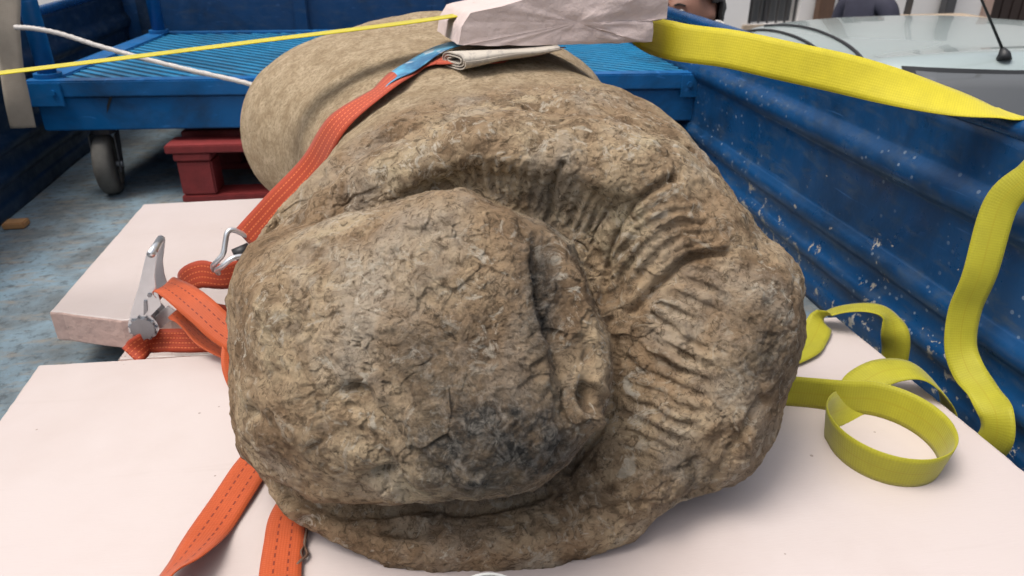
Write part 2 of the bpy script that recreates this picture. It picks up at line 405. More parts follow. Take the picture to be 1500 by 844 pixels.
# ------------------------------------------------------------ carved stone
def build_stone():
    ctr = ray(750, 480); n = -nrm(ctr); D0 = .80; O = CAM-n*D0
    eu = nrm(RT-n*(RT@n)); ev = np.cross(n, eu)          # ev points up
    def uv(px, D=0.):
        px = np.atleast_2d(px).astype(float); out = []
        for x, y in px:
            r = ray(x, y); X = CAM+r*(((O+n*D-CAM)@n)/(r@n)); out.append(((X-O)@eu, (X-O)@ev))
        return np.array(out)
    # silhouette of the head: x, y in the photograph and how far its rim lies behind the face plane
    OUT = [(338, 440, .10), (343, 500, .10), (350, 570, .09), (358, 640, .08), (383, 700, .06), (430, 757, .04), (500, 800, .03), (590, 826, .02), (680, 838, .02),
           (760, 837, .02), (830, 826, .025), (900, 806, .03), (948, 782, .04), (968, 757, .05), (1010, 733, .06), (1055, 714, .07), (1098, 678, .09), (1130, 622, .10),
           (1148, 570, .10), (1166, 530, .10), (1176, 480, .10), (1173, 412, .10), (1150, 372, .10), (1112, 340, .10), (1080, 300, .10), (1045, 262, .10), (1000, 222, .10), (950, 195, .10),
           (880, 178, .10), (800, 170, .10), (720, 172, .10), (640, 188, .10), (570, 215, .10), (510, 250, .10), (455, 292, .10), (400, 335, .10), (357, 388, .10)]
    oc = []
    for x, y, e in OUT: q = uv((x, y), -e)[0]; oc.append((q[0], q[1], e))
    oc = np.array(oc); oc = np.vstack([oc, oc[:1]])
    dense = catmull(oc, 30)[:-1]
    N = 840
    seg = np.linalg.norm(np.diff(np.vstack([dense, dense[:1]])[:, :2], axis=0), axis=1); s = np.concatenate([[0], np.cumsum(seg)])
    tt = np.arange(N)/N*s[-1]; dd = np.vstack([dense, dense[:1]])
    ring = np.stack([np.interp(tt, s, dd[:, i]) for i in range(3)], 1)      # N x (u, v, edge depth)
    cen = uv((690, 500), 0)[0]
    poly = dense[::6, :2]
    # ---- face patch
    NR = 230
    rad = (np.arange(1, NR+1)/NR)**.85
    UVg = (cen[None, None]+(ring[None, :, :2]-cen)*rad[:, None, None]).reshape(-1, 2)
    ed = np.broadcast_to(ring[None, :, 2], (NR, N)).reshape(-1)
    e = np.maximum(sdf(UVg, poly), 0)
    wdt = .05+.55*ed
    q = np.clip(e/wdt, 0, 1)
    D = -ed*(1-np.sqrt(np.clip(1-(1-q)**2, 0, 1)))
    # lump: muzzle mass, open towards the left
    Lp = uv([(250, 470), (300, 330), (450, 318), (560, 297), (640, 277), (690, 279), (735, 306), (800, 326), (842, 356), (872, 430), (893, 490), (893, 545), (875, 612), (835, 668), (790, 712), (730, 730),
             (640, 738), (560, 742), (470, 738), (400, 705), (340, 690), (250, 640)], .0)
    el = sdf(UVg, Lp)
    ang = np.arctan2(UVg[:, 1]-cen[1], UVg[:, 0]-cen[0])
    soft = .026+.15*np.exp(-((ang-2.6)/.6)**2)
    ql = np.clip(el/soft, 0, 1); hl = np.sqrt(np.clip(1-(1-ql)**2, 0, 1))
    fadeL = sst(0, .13, e)                                            # flatten towards the left silhouette
    D += (.080*hl)*fadeL
    c2 = uv((620, 500), .08)[0]
    r2 = ((UVg[:, 0]-c2[0])/.25)**2+((UVg[:, 1]-c2[1])/.20)**2
    D += .046*np.exp(-r2*1.6)*hl
    c3 = uv((715, 640), .1)[0]; D += .026*np.exp(-((UVg[:, 0]-c3[0])/.085)**2-((UVg[:, 1]-c3[1])/.065)**2)*hl
    # forehead block inside the lump
    Np = uv([(545, 335), (600, 302), (690, 285), (752, 330), (778, 385), (788, 450), (802, 510), (817, 570), (812, 630), (780, 690), (700, 722), (620, 700), (560, 610), (530, 500), (532, 400)], .06)
    en = sdf(UVg, Np); softn = .032+.09*sst(-.3, .9, np.cos(ang-2.8))
    qn = np.clip(en/softn, 0, 1); D += .017*np.sqrt(np.clip(1-(1-qn)**2, 0, 1))
    # groove round the lump
    out_l = np.clip(-el, 0, 1)
    top = sst(.1, .6, np.sin(ang)); rt = sst(0, .7, np.cos(ang)); bt = sst(.3, .8, -np.sin(ang))
    gd = .012+.022*top+.022*rt+.016*bt
    D -= np.where(el < 0, gd*np.exp(-(out_l/(.030+.030*rt+.008*top))**2), gd*0+gd*np.exp(-(el/.008)**2))
    # band under the upper rim
    Bp = uv([(560, 282), (615, 245), (690, 226), (760, 232), (812, 238), (880, 262), (935, 285), (905, 330), (882, 400), (850, 360), (760, 320), (690, 290), (620, 290)], 0)
    eb = sdf(UVg, Bp); D -= .020*sst(-.004, .016, eb)*sst(.0, .03, e)
    # dish on the right
    dc = uv((985, 420), 0)[0]; rd = np.hypot(UVg[:, 0]-dc[0], UVg[:, 1]-dc[1]); D -= .022*np.exp(-(rd/.085)**2)
    dc = uv((960, 610), 0)[0]; rd = np.hypot(UVg[:, 0]-dc[0], UVg[:, 1]-dc[1]); D -= .014*np.exp(-(rd/.08)**2)
    # rounded swelling of the outer rim, right
    dc = uv((1095, 500), 0)[0]; rd = np.hypot((UVg[:, 0]-dc[0])*1.3, UVg[:, 1]-dc[1]); D += .015*np.exp(-(rd/.09)**2)
    dl_ = pdist(UVg, uv([(440, 745), (520, 775), (640, 790), (760, 785), (860, 765), (960, 720)], 0)); D += .020*np.exp(-(dl_/.028)**2)
    face = O+UVg[:, :1]*eu+UVg[:, 1:]*ev+D[:, None]*n
    face = face.reshape(NR, N, 3)
    # ---- body rings behind the face
    th = np.arctan2(ring[:, 1]-cen[1], ring[:, 0]-cen[0])
    def sec(y, cx, cz, a, b, ex=2.4, tl=0.):
        c, s_ = np.cos(th), np.sin(th); k = (np.abs(c/1)**ex+np.abs(s_)**ex)**(-1/ex)
        X = np.stack([cx+a*k*c, np.full(N, y)+tl*k*s_, cz+b*k*s_], 1); return X
    r0 = face[-1]
    stn = [r0, r0*.5+.5*sec(.90, .150, .325, .320, .215, 2.5, .06)+np.array([0, .0, .0]), sec(1.03, .175, .325, .295, .212, 2.5, .03), sec(1.18, .14, .33, .285, .215, 2.5), sec(1.36, .115, .335, .320, .214, 2.3),
           sec(1.58, .085, .335, .395, .215, 2.2), sec(1.74, .085, .33, .385, .205, 2.2), sec(1.86, .085, .32, .335, .175, 2.2), sec(1.93, .085, .31, .24, .12, 2.1), sec(1.955, .085, .30, .10, .05, 2)]
    cnt = [40, 30, 36, 36, 34, 28, 22, 18, 12]
    S = np.array(stn); Q = np.concatenate([2*S[:1]-S[1:2], S, 2*S[-1:]-S[-2:-1]]); body = []
    for i in range(1, len(Q)-2):
        for t in (np.arange(1, cnt[i-1]+1)/cnt[i-1]):
            a, b, c, d = Q[i-1:i+3]
            if i == 1: body.append(b*(1-t)+c*t)
            else: body.append(.5*((2*b)+(-a+c)*t+(2*a-5*b+4*c-d)*t*t+(-a+3*b-3*c+d)*t**3))
    body = np.array(body)
    G = np.concatenate([face, body]); NRT = len(G)
    # soften the shoulder between face and body
    for it in range(10):
        H = G.copy(); lo, hi = NR-14, NR+46
        H[lo:hi] = (G[lo-1:hi-1]+2*G[lo:hi]+G[lo+1:hi+1])/4; G = H
    V = G.reshape(-1, 3)
    idx = np.arange(NRT*N).reshape(NRT, N); nx = np.roll(idx, -1, 1)
    quads = np.stack([idx[:-1], idx[1:], nx[1:], nx[:-1]], -1).reshape(-1, 4)
    c0 = len(V); c1 = c0+1
    cp = V[idx[0]].mean(0); ep = V[idx[-1]].mean(0)
    V = np.vstack([V, cp, ep])
    tri0 = [(c0, idx[0, j], nx[0, j]) for j in range(N)]; tri1 = [(c1, nx[-1, j], idx[-1, j]) for j in range(N)]
    def normals(V):
        g = V[:-2].reshape(NRT, N, 3)
        du = np.roll(g, -1, 1)-np.roll(g, 1, 1); dv = np.empty_like(g); dv[1:-1] = g[2:]-g[:-2]; dv[0] = g[1]-g[0]; dv[-1] = g[-1]-g[-2]
        m = np.cross(dv, du); m /= np.linalg.norm(m, axis=2)[..., None]+1e-12
        m = m.reshape(-1, 3); return np.vstack([m, n, [0, 1, 0]])
    nn = normals(V)
    if (nn[:NR*N]@n).mean() < 0: nn = -nn; flip = True
    else: flip = False
    ringi = np.concatenate([np.repeat(np.arange(NRT), N), [0, NRT]])
    # ---- carved detail, laid out on the visible surface
    px, py = proj(V); P2 = np.stack([px, py], 1)
    view = CAM-V; view /= np.linalg.norm(view, axis=1)[:, None]
    fac = sst(.03, .25, (nn*view).sum(1))*(V[:, 1] < 1.45)
    disp = np.zeros(len(V))
    wob = fbm(V*14, 3)*8
    wob2 = fbm(V*11+5, 3)*9
    def line(pts, depth, width, step=0):
        d = pdist(np.stack([px+wob*.5, py+wob2*.5], 1), catmull(pts, 6)); return depth*np.exp(-(d/width)**2)
    def pit(x, y, rx, ry, dep, a=0):
        c, s_ = math.cos(a), math.sin(a); X = px+wob*.4-x; Y = py+wob2*.4-y
        return dep*np.exp(-(((X*c+Y*s_)/rx)**2+((-X*s_+Y*c)/ry)**2))
    lump2 = sst(-4, 6, sdf(P2, [(250, 470), (330, 350), (450, 318), (560, 297), (650, 274), (690, 279), (735, 306), (800, 326), (842, 356), (872, 430), (893, 490), (893, 545), (875, 612), (830, 678), (790, 712), (730, 730), (640, 738), (560, 742), (470, 738), (400, 705), (250, 690)]))
    off = 1-lump2
    amp = .55+.8*np.clip(fbm(V*7+3, 3)+.35, 0, 1)
    def ridges(phase, mask, a, sharp=.6):
        w_ = np.sin(phase); w_ = np.sign(w_)*np.abs(w_)**sharp; return a*.75*w_*mask*off*amp*(.55+.6*sst(-.25, .35, fbm(V*11+a*900, 3)))
    # hair locks: upper band, upright striations fanning round the head
    a0 = np.arctan2(py-560+wob*.4, px-740+wob*.7)
    m = sst(0, 14, sdf(P2, [(575, 285), (620, 248), (690, 230), (760, 236), (812, 242), (880, 268), (905, 300), (890, 340), (850, 345), (780, 312), (690, 275), (620, 285)]))
    disp += ridges(a0*2*math.pi/.056, m, .0042)
    # dish: arcs round a centre
    dd_ = np.hypot(px-1040+wob, (py-452+wob2)*1.05)
    m = sst(0, 22, sdf(P2, [(885, 425), (893, 345), (930, 300), (985, 272), (1040, 300), (1060, 362), (1000, 378), (950, 425), (925, 460), (895, 470)]))
    disp += ridges(dd_*2*math.pi/20, m, .0040)
    dd_ = np.hypot(px-1085+wob, (py-520+wob2))
    m = sst(0, 22, sdf(P2, [(925, 470), (965, 425), (1010, 390), (1060, 378), (1090, 410), (1070, 450), (1010, 480), (950, 500)]))
    disp += ridges((py-.42*px+wob2)*2*math.pi/25, m, .0040)
    m = sst(0, 24, sdf(P2, [(905, 480), (960, 495), (1040, 480), (1060, 540), (1040, 620), (960, 700), (900, 690), (880, 640), (905, 560)]))
    disp += ridges((py-.50*px+wob2*1.2+wob*.6)*2*math.pi/26, m, .0042)
    m = sst(0, 20, sdf(P2, [(780, 760), (840, 710), (900, 650), (940, 690), (900, 760), (830, 800), (780, 800), (690, 810), (700, 760)]))
    disp += ridges((py-1.0*px+wob2)*2*math.pi/34, m, .0030)
    # crevices and scarps
    disp -= line([(985, 262), (930, 298), (902, 345), (888, 400), (884, 440)], .011, 6)+line([(1062, 372), (1010, 380), (970, 412), (932, 456)], .010, 6)
    disp += line([(1062, 362), (1008, 369), (960, 402), (922, 446)], .004, 7)
    disp -= line([(822, 240), (810, 262), (806, 300), (803, 318)], .011, 5)
    disp -= line([(893, 470), (903, 520), (898, 580), (880, 630), (830, 690)], .008, 7)
    disp -= line([(782, 372), (790, 440), (800, 500), (820, 565), (815, 610)], .004, 6)*lump2
    disp += line([(772, 350), (776, 420), (784, 490), (802, 560)], .004, 8)
    disp -= pit(857, 578, 16, 19, .022)+pit(845, 300, 9, 12, .005)
    disp += line([(838, 560), (846, 605), (870, 612), (884, 580), (868, 556)], .007, 7)
    disp -= pit(520, 572, 17, 10, .015)+pit(515, 598, 13, 9, .009)+pit(562, 692, 24, 9, .013, -.3)+pit(375, 605, 10, 14, .006)
    disp -= pit(592, 776, 26, 14, .019)+line([(540, 752), (590, 748), (632, 742), (638, 790)], .004, 6)
    disp += line([(555, 770), (590, 757), (625, 764)], .005, 6)
    disp += line([(545, 560), (590, 600), (640, 660), (690, 700)], .004, 10)-line([(530, 500), (545, 590), (600, 650), (650, 700)], .004, 12)
    disp += line([(690, 281), (735, 305), (775, 345)], .004, 10)
    disp += line([(430, 640), (520, 660), (600, 690), (700, 705)], .003, 14)
    disp -= line([(420, 730), (500, 748), (620, 745), (720, 742), (800, 722)], .007, 7)*off
    disp -= line([(440, 760), (520, 752)], .004, 9)+line([(860, 740), (920, 735), (985, 742), (1040, 722)], .006, 6)+line([(930, 690), (1000, 690), (1060, 640)], .005, 9)
    disp -= line([(1050, 700), (1085, 640), (1120, 585)], .009, 9)
    disp -= pit(740, 192, 16, 9, .010)+pit(805, 158, 26, 8, .009)+pit(726, 158, 18, 8, .007)+pit(860, 205, 24, 9, .006)+pit(640, 200, 26, 7, .006, .3)+pit(430, 400, 22, 34, .006, .5)
    disp -= pit(935, 150, 26, 20, .008, .6)+pit(500, 295, 16, 10, .007)+line([(560, 205), (620, 196), (690, 196)], .005, 6)
    for i in range(70):                                   # scattered chips
        x, y = rng.uniform(340, 1170), rng.uniform(170, 830); disp -= pit(x, y, rng.uniform(5, 14), rng.uniform(4, 9), rng.uniform(.0015, .004), rng.uniform(0, 3))
    disp *= fac
    V2 = V+nn*disp[:, None]
    # ---- weathering
    by = .985+.04*fbm(V*5, 3)+.30*(np.clip(V[:, 0], -.1, .36)-.08)-.22*sst(.36, .44, V[:, 0])-.02*sst(.05, -.25, V[:, 0])
    rough = 1-sst(-.03, .06, V[:, 1]-by)
    nz = .0085*fbm(V*7, 4)+.0022*fbm(V*26+9, 4, False, .6)+.0018*(fbm(V*21+4, 4, True, .55)-.7)+.0007*(fbm(V*np.array([70, 70, 95])+2, 4, True, .6)-.7)
    ch = np.abs(fbm(V*np.array([13, 13, 17])+3, 3)); nz -= .0022*np.clip(.035-ch, 0, 1)/.035*sst(.0, .3, fbm(V*6+8, 2))
    def facets(sp, slope, seed):
        r = np.random.RandomState(seed); W = V+np.stack([fbm(V*(1.1/sp)+k*7, 2) for k in range(3)], 1)*sp*.38
        cell = np.round(W/sp).astype(int); best = np.full(len(V), 9e9); out = np.zeros(len(V)); tab = r.rand(4096, 3)-.5; tlt = r.normal(size=(4096, 3))
        for dx in (-1, 0, 1):
            for dy in (-1, 0, 1):
                for dz in (-1, 0, 1):
                    c = cell+np.array([dx, dy, dz]); h = (c[:, 0]*73856093 ^ c[:, 1]*19349663 ^ c[:, 2]*83492791) & 4095
                    q = W-(c+tab[h]*.9)*sp; d = (q*q).sum(1); m_ = d < best; best = np.where(m_, d, best); out = np.where(m_, (q*tlt[h]).sum(1)*slope+tab[h, 0]*sp*slope*.5, out)
        return np.clip(out, -sp*.12, sp*.12)
    flat_ = np.where(ringi < NR, sst(.25, .6, np.abs((nn*view).sum(1))), 1.)
    nz += (facets(.060, .034, 3)*(.4+sst(-.2, .4, fbm(V*6, 2)))+facets(.026, .075, 5)*sst(-.15, .35, fbm(V*8+4, 2))+facets(.011, .10, 8)*sst(-.15, .25, fbm(V*13+2, 2)))*flat_
    disp2 = nz*rough+(1-rough)*(.0060*fbm(V*5+1, 3)+.0012*fbm(V*30, 3))
    # hump and hollow on the far left of the back
    hump = np.exp(-(((V[:, 0]-.10)/.16)**2+((V[:, 1]-1.66)/.13)**2))*(V[:, 2] > .36)*.022
    holl = np.exp(-(((V[:, 0]-.02)/.15)**2+((V[:, 1]-1.45)/.07)**2))*(V[:, 2] > .36)*.007
    V3 = V2+nn*(disp2+hump-holl)[:, None]
    V3[:, 2] = np.where(V3[:, 2] < ZF+.004, ZF-.001+.004*np.tanh((V3[:, 2]-ZF)/.03), V3[:, 2])
    lich_shade = 1.2*np.exp(-(((px-725)/115)**2+((py-655)/70)**2))+.75*np.exp(-(((px-790)/30)**2+((py-440)/110)**2))+.5*np.exp(-(((px-640)/80)**2+((py-520)/70)**2))+.5*np.exp(-(((px-1000)/60)**2+((py-690)/40)**2))+.5*np.exp(-(((px-1120)/60)**2+((py-520)/80)**2))  # lichen stain, plus shading of the lump's right and lower side in colour
    lich_shade = np.clip(lich_shade*1.5, 0, 1)*(ringi < NR+20)
    me = bpy.data.meshes.new('carved_stone_head')
    F = quads if flip else quads[:, ::-1]
    faces = [tuple(f) for f in F.tolist()]+[t[::-1] if flip else t for t in tri0]+[t[::-1] if flip else t for t in tri1]
    me.from_pydata(V3.tolist(), [], faces)
    for nm, a in (('rough', rough), ('lichen_shade', lich_shade)):
        at_ = me.attributes.new(nm, 'FLOAT', 'POINT'); at_.data.foreach_set('value', a.astype(np.float32))
    me.polygons.foreach_set('use_smooth', [True]*len(me.polygons)); me.materials.append(M_stone); me.update()
    bm = bmesh.new(); bm.from_mesh(me); bmesh.ops.recalc_face_normals(bm, faces=bm.faces); bm.to_mesh(me); bm.free()
    o = bpy.data.objects.new('stone_sculpture', me); col.objects.link(o)
    tag(o, 'weathered brown carved stone animal head and body lying on pink foam boards', 'sculpture')
    return o, BVHTree.FromPolygons(V3.tolist(), faces)
stone, stone_bvh = build_stone()
def on_stone(x, y, off=.004, default=1.2):
    r = nrm(ray(x, y)); loc, no, i, d = stone_bvh.ray_cast(Vector(CAM), Vector(r))
    if loc is None: return at(x, y, y=default)
    no = np.array(no); no = no if no@(-r) > 0 else -no
    return np.array(loc)+no*off

# ------------------------------------------------------------ platform cart
A = np.array([-.985, 2.235]); B = np.array([.935, 2.045]); ux = nrm(B-A); uy = np.array([-ux[1], ux[0]]); CW = np.linalg.norm(B-A); CL = .98
def cp(u, v, z): q = A+ux*u+uy*v; return np.array([q[0], q[1], z])
cart = empty('platform_cart', tuple(cp(CW/2, CL/2, 0)), label='bright blue steel platform cart with ribbed deck, upright posts and castors', cat='cart')
CM = lambda p: cp(p[0], p[1], p[2])
ZT, ZB = .345, .205
MB().box((.02, .012, ZB), (CW-.02, CL-.012, ZT-.045), CM).build('chassis_box', M_cart, cart, bevel=.004)
fr = MB()
for lo, hi in (((0, 0), (CW, .05)), ((0, CL-.05), (CW, CL)), ((0, .0505), (.075, CL-.0505)), ((CW-.075, .0505), (CW, CL-.0505))):
    fr.box((*lo, ZT-.045), (*hi, ZT), CM)
fr.build('deck_frame', M_cart, cart, bevel=.004)
MB().box((.076, .051, ZT-.044), (CW-.076, CL-.051, ZT-.0085), CM).build('deck_plate', paint_mat('shaded_blue_deck_gap', (.001, .022, .055), 0, .7, .3), cart)  # plate coloured darker to give the shade in the gaps between ribs
for x in (.0, CW-.10):
    MB().box((x-.004, -.006, ZT-.068), (x+.104, -.0005, ZT-.004), CM).build('corner_bracket', M_cart, cart, bevel=.002)
    b = MB()
    c = cp(x+.02 if x else x+.08, -.006, ZT-.03); b.tube([c, c-np.array([*uy, 0])*.006], .008, 10); b.build('bolt', M_cart, cart)
sc_ = [np.array(p) for p in (at(163, 132, y=2.22), at(165, 140, y=2.22), at(159, 158, y=2.22), at(156, 167, y=2.22), at(156, 155, y=2.22), at(160, 142, y=2.22))]
fy_ = A[1]+(sc_[0][0]-A[0])*ux[1]/ux[0]+.012*uy[1]
MB().prism([np.array([p[0], fy_-.0012, p[2]]) for p in sc_], (0, .001, 0)).build('paint_scrape', M_black, cart)
# diagonal ribs of the deck
X0, X1, YA, YB = .08, CW-.08, .055, CL-.055; pitch = .056; k = X0-(YB-YA)*1.25
while k < X1:
    pts = []
    # rib runs from (k, YA) to (k+1.25*(YB-YA), YB), cut to the deck
    xa, xb = k, k+(YB-YA)*1.25; ya, yb = YA, YB
    if xa < X0: ya = YA+(X0-xa)/1.25; xa = X0
    if xb > X1: yb = YA+(X1-k)/1.25; xb = X1
    if xb-xa > .03:
        d = nrm([xb-xa, yb-ya]); nv = np.array([-d[1], d[0]])*.0085
        fl = lambda p: np.array([p[0], YA+YB-p[1]]); P = [np.array([xa, ya])-nv, np.array([xb, yb])-nv, np.array([xb, yb])+nv, np.array([xa, ya])+nv]
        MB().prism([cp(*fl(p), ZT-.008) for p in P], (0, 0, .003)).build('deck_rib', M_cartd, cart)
    k += pitch
for v in (.06, CL-.06):
    MB().tube([cp(.045, v, ZT+.001), cp(.045, v, .95)], .024, 16).build('post', M_cart, cart, smooth=True)
    MB().tube([cp(.045, v, ZT+.0005), cp(.045, v, ZT+.012)], .036, 16).build('post_collar', M_cart, cart)
MB().tube([cp(.045, .06, .951), cp(.045, CL-.06, .951)], .024, 16).build('handle_bar', M_cart, cart, smooth=True)
def caster(u, v, rot):
    c = cp(u, v, 0); R = .088; ax = np.array([math.cos(rot), math.sin(rot), 0]); fwd = np.array([-ax[1], ax[0], 0])
    b = MB(); b.box((u-.05, v-.05, ZB-.008), (u+.05, v+.05, ZB-.0005), CM); o = b.build('castor', M_iron, cart, bevel=.001)
    MB().tube([c+[0, 0, ZB-.03], c+[0, 0, ZB-.0085]], .034, 16).build('swivel', M_iron, o)
    h = c-fwd*.035
    for s in (-1, 1):
        P = [h+ax*s*.032+fwd*a+np.array([0, 0, z]) for a, z in ((-.02, R-.02), (.02, R-.02), (.065, ZB-.031), (-.0, ZB-.031))]
        MB().prism(P, ax*s*.004).build('fork', M_iron, o)
    prof = [(-.022, R-.03), (-.024, R-.012), (-.017, R-.003), (-.006, R), (.006, R), (.017, R-.003), (.024, R-.012), (.022, R-.03)]
    MB().tube([h+ax*a+[0, 0, R] for a, r in prof], [r for a, r in prof], 30).build('wheel', M_wheel, o, smooth=True)
    MB().tube([h-ax*.040+[0, 0, R], h+ax*.040+[0, 0, R]], .010, 10).build('axle', M_dsteel, o)
caster(.135, .105, .10); caster(CW-.16, .10, .2); caster(.34, CL-.13, .9); caster(CW-.16, CL-.12, .3)

# ------------------------------------------------------------ red pallet
pal = empty('wooden_pallet', (-.3, 2.3, 0), label='dark red painted wooden pallet on the truck floor under the cart', cat='pallet')
PO = np.array([-.615, 2.165]); pa = math.radians(-4); px_ = np.array([math.cos(pa), math.sin(pa)]); py_ = np.array([-px_[1], px_[0]])
PM = lambda p: np.array([*(PO+px_*p[0]+py_*p[1]), p[2]])
for v in (0, .31, .62):
    MB().box((-.0, v, .0), (.80, v+.095, .02), PM).build('bottom_board', M_pallet, pal, bevel=.003)
    for u in (0, .35, .70):
        MB().box((u+.003, v+.003, .0205), (u+.10, v+.092, .1235), PM).build('block', M_pallet, pal, bevel=.005)
for u in (0, .35, .70): MB().box((u-.002, -.002, .124), (u+.102, .72, .146), PM).build('stringer_board', M_pallet, pal, bevel=.003)
for v in (0.0, .16, .32, .48, .625): MB().box((-.02, v-.005, .1465), (.82, v+.095, .170), PM).build('top_board', M_pallet, pal, bevel=.003)

# ------------------------------------------------------------ foam block on top, newspaper
Yb = 1.14
blk_px = [(672, 66), (700, 67), (760, 67), (820, 66), (880, 64), (930, 62), (955, 61), (957, 46), (956, 31), (977, 28), (980, -10), (984, -30), (880, -24), (780, -3), (735, 8), (689, 19), (676, 40)]
def block():
    P = [at(x, y, y=Yb+.02*(x-670)/300) for x, y in blk_px]; n = len(P); m = 14; V = []; F = []
    P = np.vstack([P, P[:1]]); P = np.array([P[i]*(1-t)+P[i+1]*t for i in range(len(P)-1) for t in (0, .25, .5, .75)]); n = len(P)
    for i in range(m):
        t = i/(m-1); d = .24*t
        for j, p in enumerate(P):
            q = p+np.array([-.015*t-.0, d, -.012*t]); 
            V.append(q)
    V = np.array(V); nzv = fbm(V*40, 3)*.0012; V[:, 1] += np.where(V[:, 1] < Yb+.05, nzv*2.2, 0); V[:, 2] += nzv
    F = [(i*n+j, i*n+(j+1) % n, (i+1)*n+(j+1) % n, (i+1)*n+j) for i in range(m-1) for j in range(n)]
    # front face as a grid of inward rings so that the break is uneven
    c = V[:n].mean(0); base = len(V); W = [V]; prev = list(range(n))
    for kx in range(1, 9):
        f = 1-kx/9; r = c+(V[:n]-c)*f; right = sst(.24, .34, r[:, 0])
        r = r+np.stack([0*right, -.006*f*0+(.0006+.0075*right)*fbm(r*np.array([20, 1, 30]), 4)-.002*right, 0*right], 1); W.append(r)
        cur = list(range(base, base+n)); base += n
        F += [(prev[(j+1) % n], prev[j], cur[j], cur[(j+1) % n]) for j in range(n)]; prev = cur
    W.append(c[None]); F += [(prev[(j+1) % n], prev[j], base) for j in range(n)]
    V = np.vstack(W); F.append(tuple(range((m-1)*n, m*n)))
    b = MB(); b.add(V, F); return b.build('foam_block', M_foamblk, None, smooth=True, sharp=.9, label='broken chunk of pale pink foam wedged on top of the stone under the yellow strap', cat='foam block')
block()

paper = empty('newspaper', tuple(at(720, 90, y=1.12)), label='folded newspaper with a blue page padding the orange strap on the stone', cat='newspaper')
def fold():
    # flattened roll of pages seen from its end, drawn out along the stone
    a = at(664, 88, y=1.125); bq = at(802, 70, y=1.175); ax = nrm(bq-a); L = np.linalg.norm(bq-a)
    up = nrm(np.array([0, .12, 1.])-ax*(ax@np.array([0, .12, 1.]))); dv = np.cross(up, ax)
    P = []
    for t in np.linspace(0, 5.4*math.pi, 110):
        r = 1-t/(6.6*math.pi); q = t+math.pi
        P.append((math.copysign(abs(math.cos(q))**.6, math.cos(q))*.045*r**.5, math.copysign(abs(math.sin(q))**.8, math.sin(q))*.0125*r))
    P = np.array(P); T = np.gradient(P, axis=0); T /= np.linalg.norm(T, axis=1)[:, None]; Nn = np.stack([-T[:, 1], T[:, 0]], 1)*.0009
    V = []; F = []; n = len(P); prof = [(*(p+q),) for p, q in zip(P, Nn)]+[(*(p-q),) for p, q in zip(P[::-1], Nn[::-1])]; k = len(prof); ns = 14
    for i in range(ns):
        f = i/(ns-1); o = a+ax*L*f; sq = 1-.65*f
        V += [o+dv*(p[0]+.0)+up*(p[1]*sq+.001*math.sin(9*f+p[0]*60)) for p in prof]
    F = [(i*k+j, i*k+(j+1) % k, (i+1)*k+(j+1) % k, (i+1)*k+j) for i in range(ns-1) for j in range(k)]
    for e in (0, (ns-1)*k): F += [(e+j, e+j+1, e+k-2-j, e+k-1-j) for j in range(n-1)]
    b = MB(); b.add(V, F); b.build('folded_pages', M_paper, paper, smooth=False)
fold()
S = []
for (x0, y0), (x1, y1), o in (((545, 150), (556, 140), .006), ((575, 130), (588, 116), .010), ((606, 116), (622, 88), .012), ((635, 100), (650, 74), .014), ((662, 92), (680, 66), .016), ((700, 82), (716, 62), .018)):
    p = on_stone(x0, y0, o); q = on_stone(x1, y1, o); S.append(((p+q)/2, q-p))
ribbon('blue_page', S, .050, M_bluepage, paper, .0016)

# ------------------------------------------------------------ orange ratchet strap
ost = empty('orange_ratchet_strap', tuple(at(215, 498, y=1.13)), label='orange ratchet lashing strap over the stone with steel buckle and hook', cat='strap')
S = []
for (x0, y0), (x1, y1), o in (((800, 84), (815, 76), .012), ((700, 108), (712, 82), .010), ((640, 108), (650, 84), .008), ((594, 98), (612, 116), .006)):
    p = on_stone(x0, y0, o); q = on_stone(x1, y1, o); S.append(((p+q)/2, q-p))
pa_ = on_stone(566, 141, .012, 1.15); pb_ = at(360, 352, y=1.13); pp = np.array([.70, .72])
p = on_stone(566-9, 141-9, .007, 1.15); q = on_stone(566+9, 141+9, .007, 1.15); s0 = nrm(q-p); S.append((pa_, s0))
for f in (.25, .5, .75, 1.0):
    c_ = pa_*(1-f)+pb_*f; qx, qy = proj(c_); h_ = on_stone(qx, qy, .014, 9.)
    if f < .7 and np.linalg.norm(h_-CAM) < np.linalg.norm(c_-CAM): c_ = h_
    sd_ = RT*pp[0]-UP*pp[1]; s0_ = s0 if s0@sd_ > 0 else -s0; S.append((c_, nrm(s0_)*(1-f)**1.5+sd_*(1-(1-f)**1.5)))
sgn = 1
for i in range(1, len(S)):
    if S[i][1]@S[i-1][1] < 0: S[i] = (S[i][0], -S[i][1])
ribbon('upper_webbing', S, .048, M_red, ost)
# hook wires
def hook(pts, r=.0042):
    P = catmull([at(x, y, y=yy) for x, y, yy in pts], 6); return MB().tube(P, r, 10).build('hook', M_steel, ost, smooth=True)
hook([(372, 352, 1.135), (345, 338, 1.13), (334, 340, 1.125), (330, 356, 1.12), (327, 372, 1.115), (318, 383, 1.115), (312, 390, 1.12), (314, 396, 1.13)])
hook([(390, 372, 1.10), (368, 376, 1.10), (350, 376, 1.095), (338, 380, 1.09), (326, 390, 1.09), (318, 396, 1.10), (320, 400, 1.11)])
MB().tube([at(343, 374, y=1.115), at(366, 364, y=1.125)], .010, 12).build('hook_tube', M_black, ost, smooth=True)
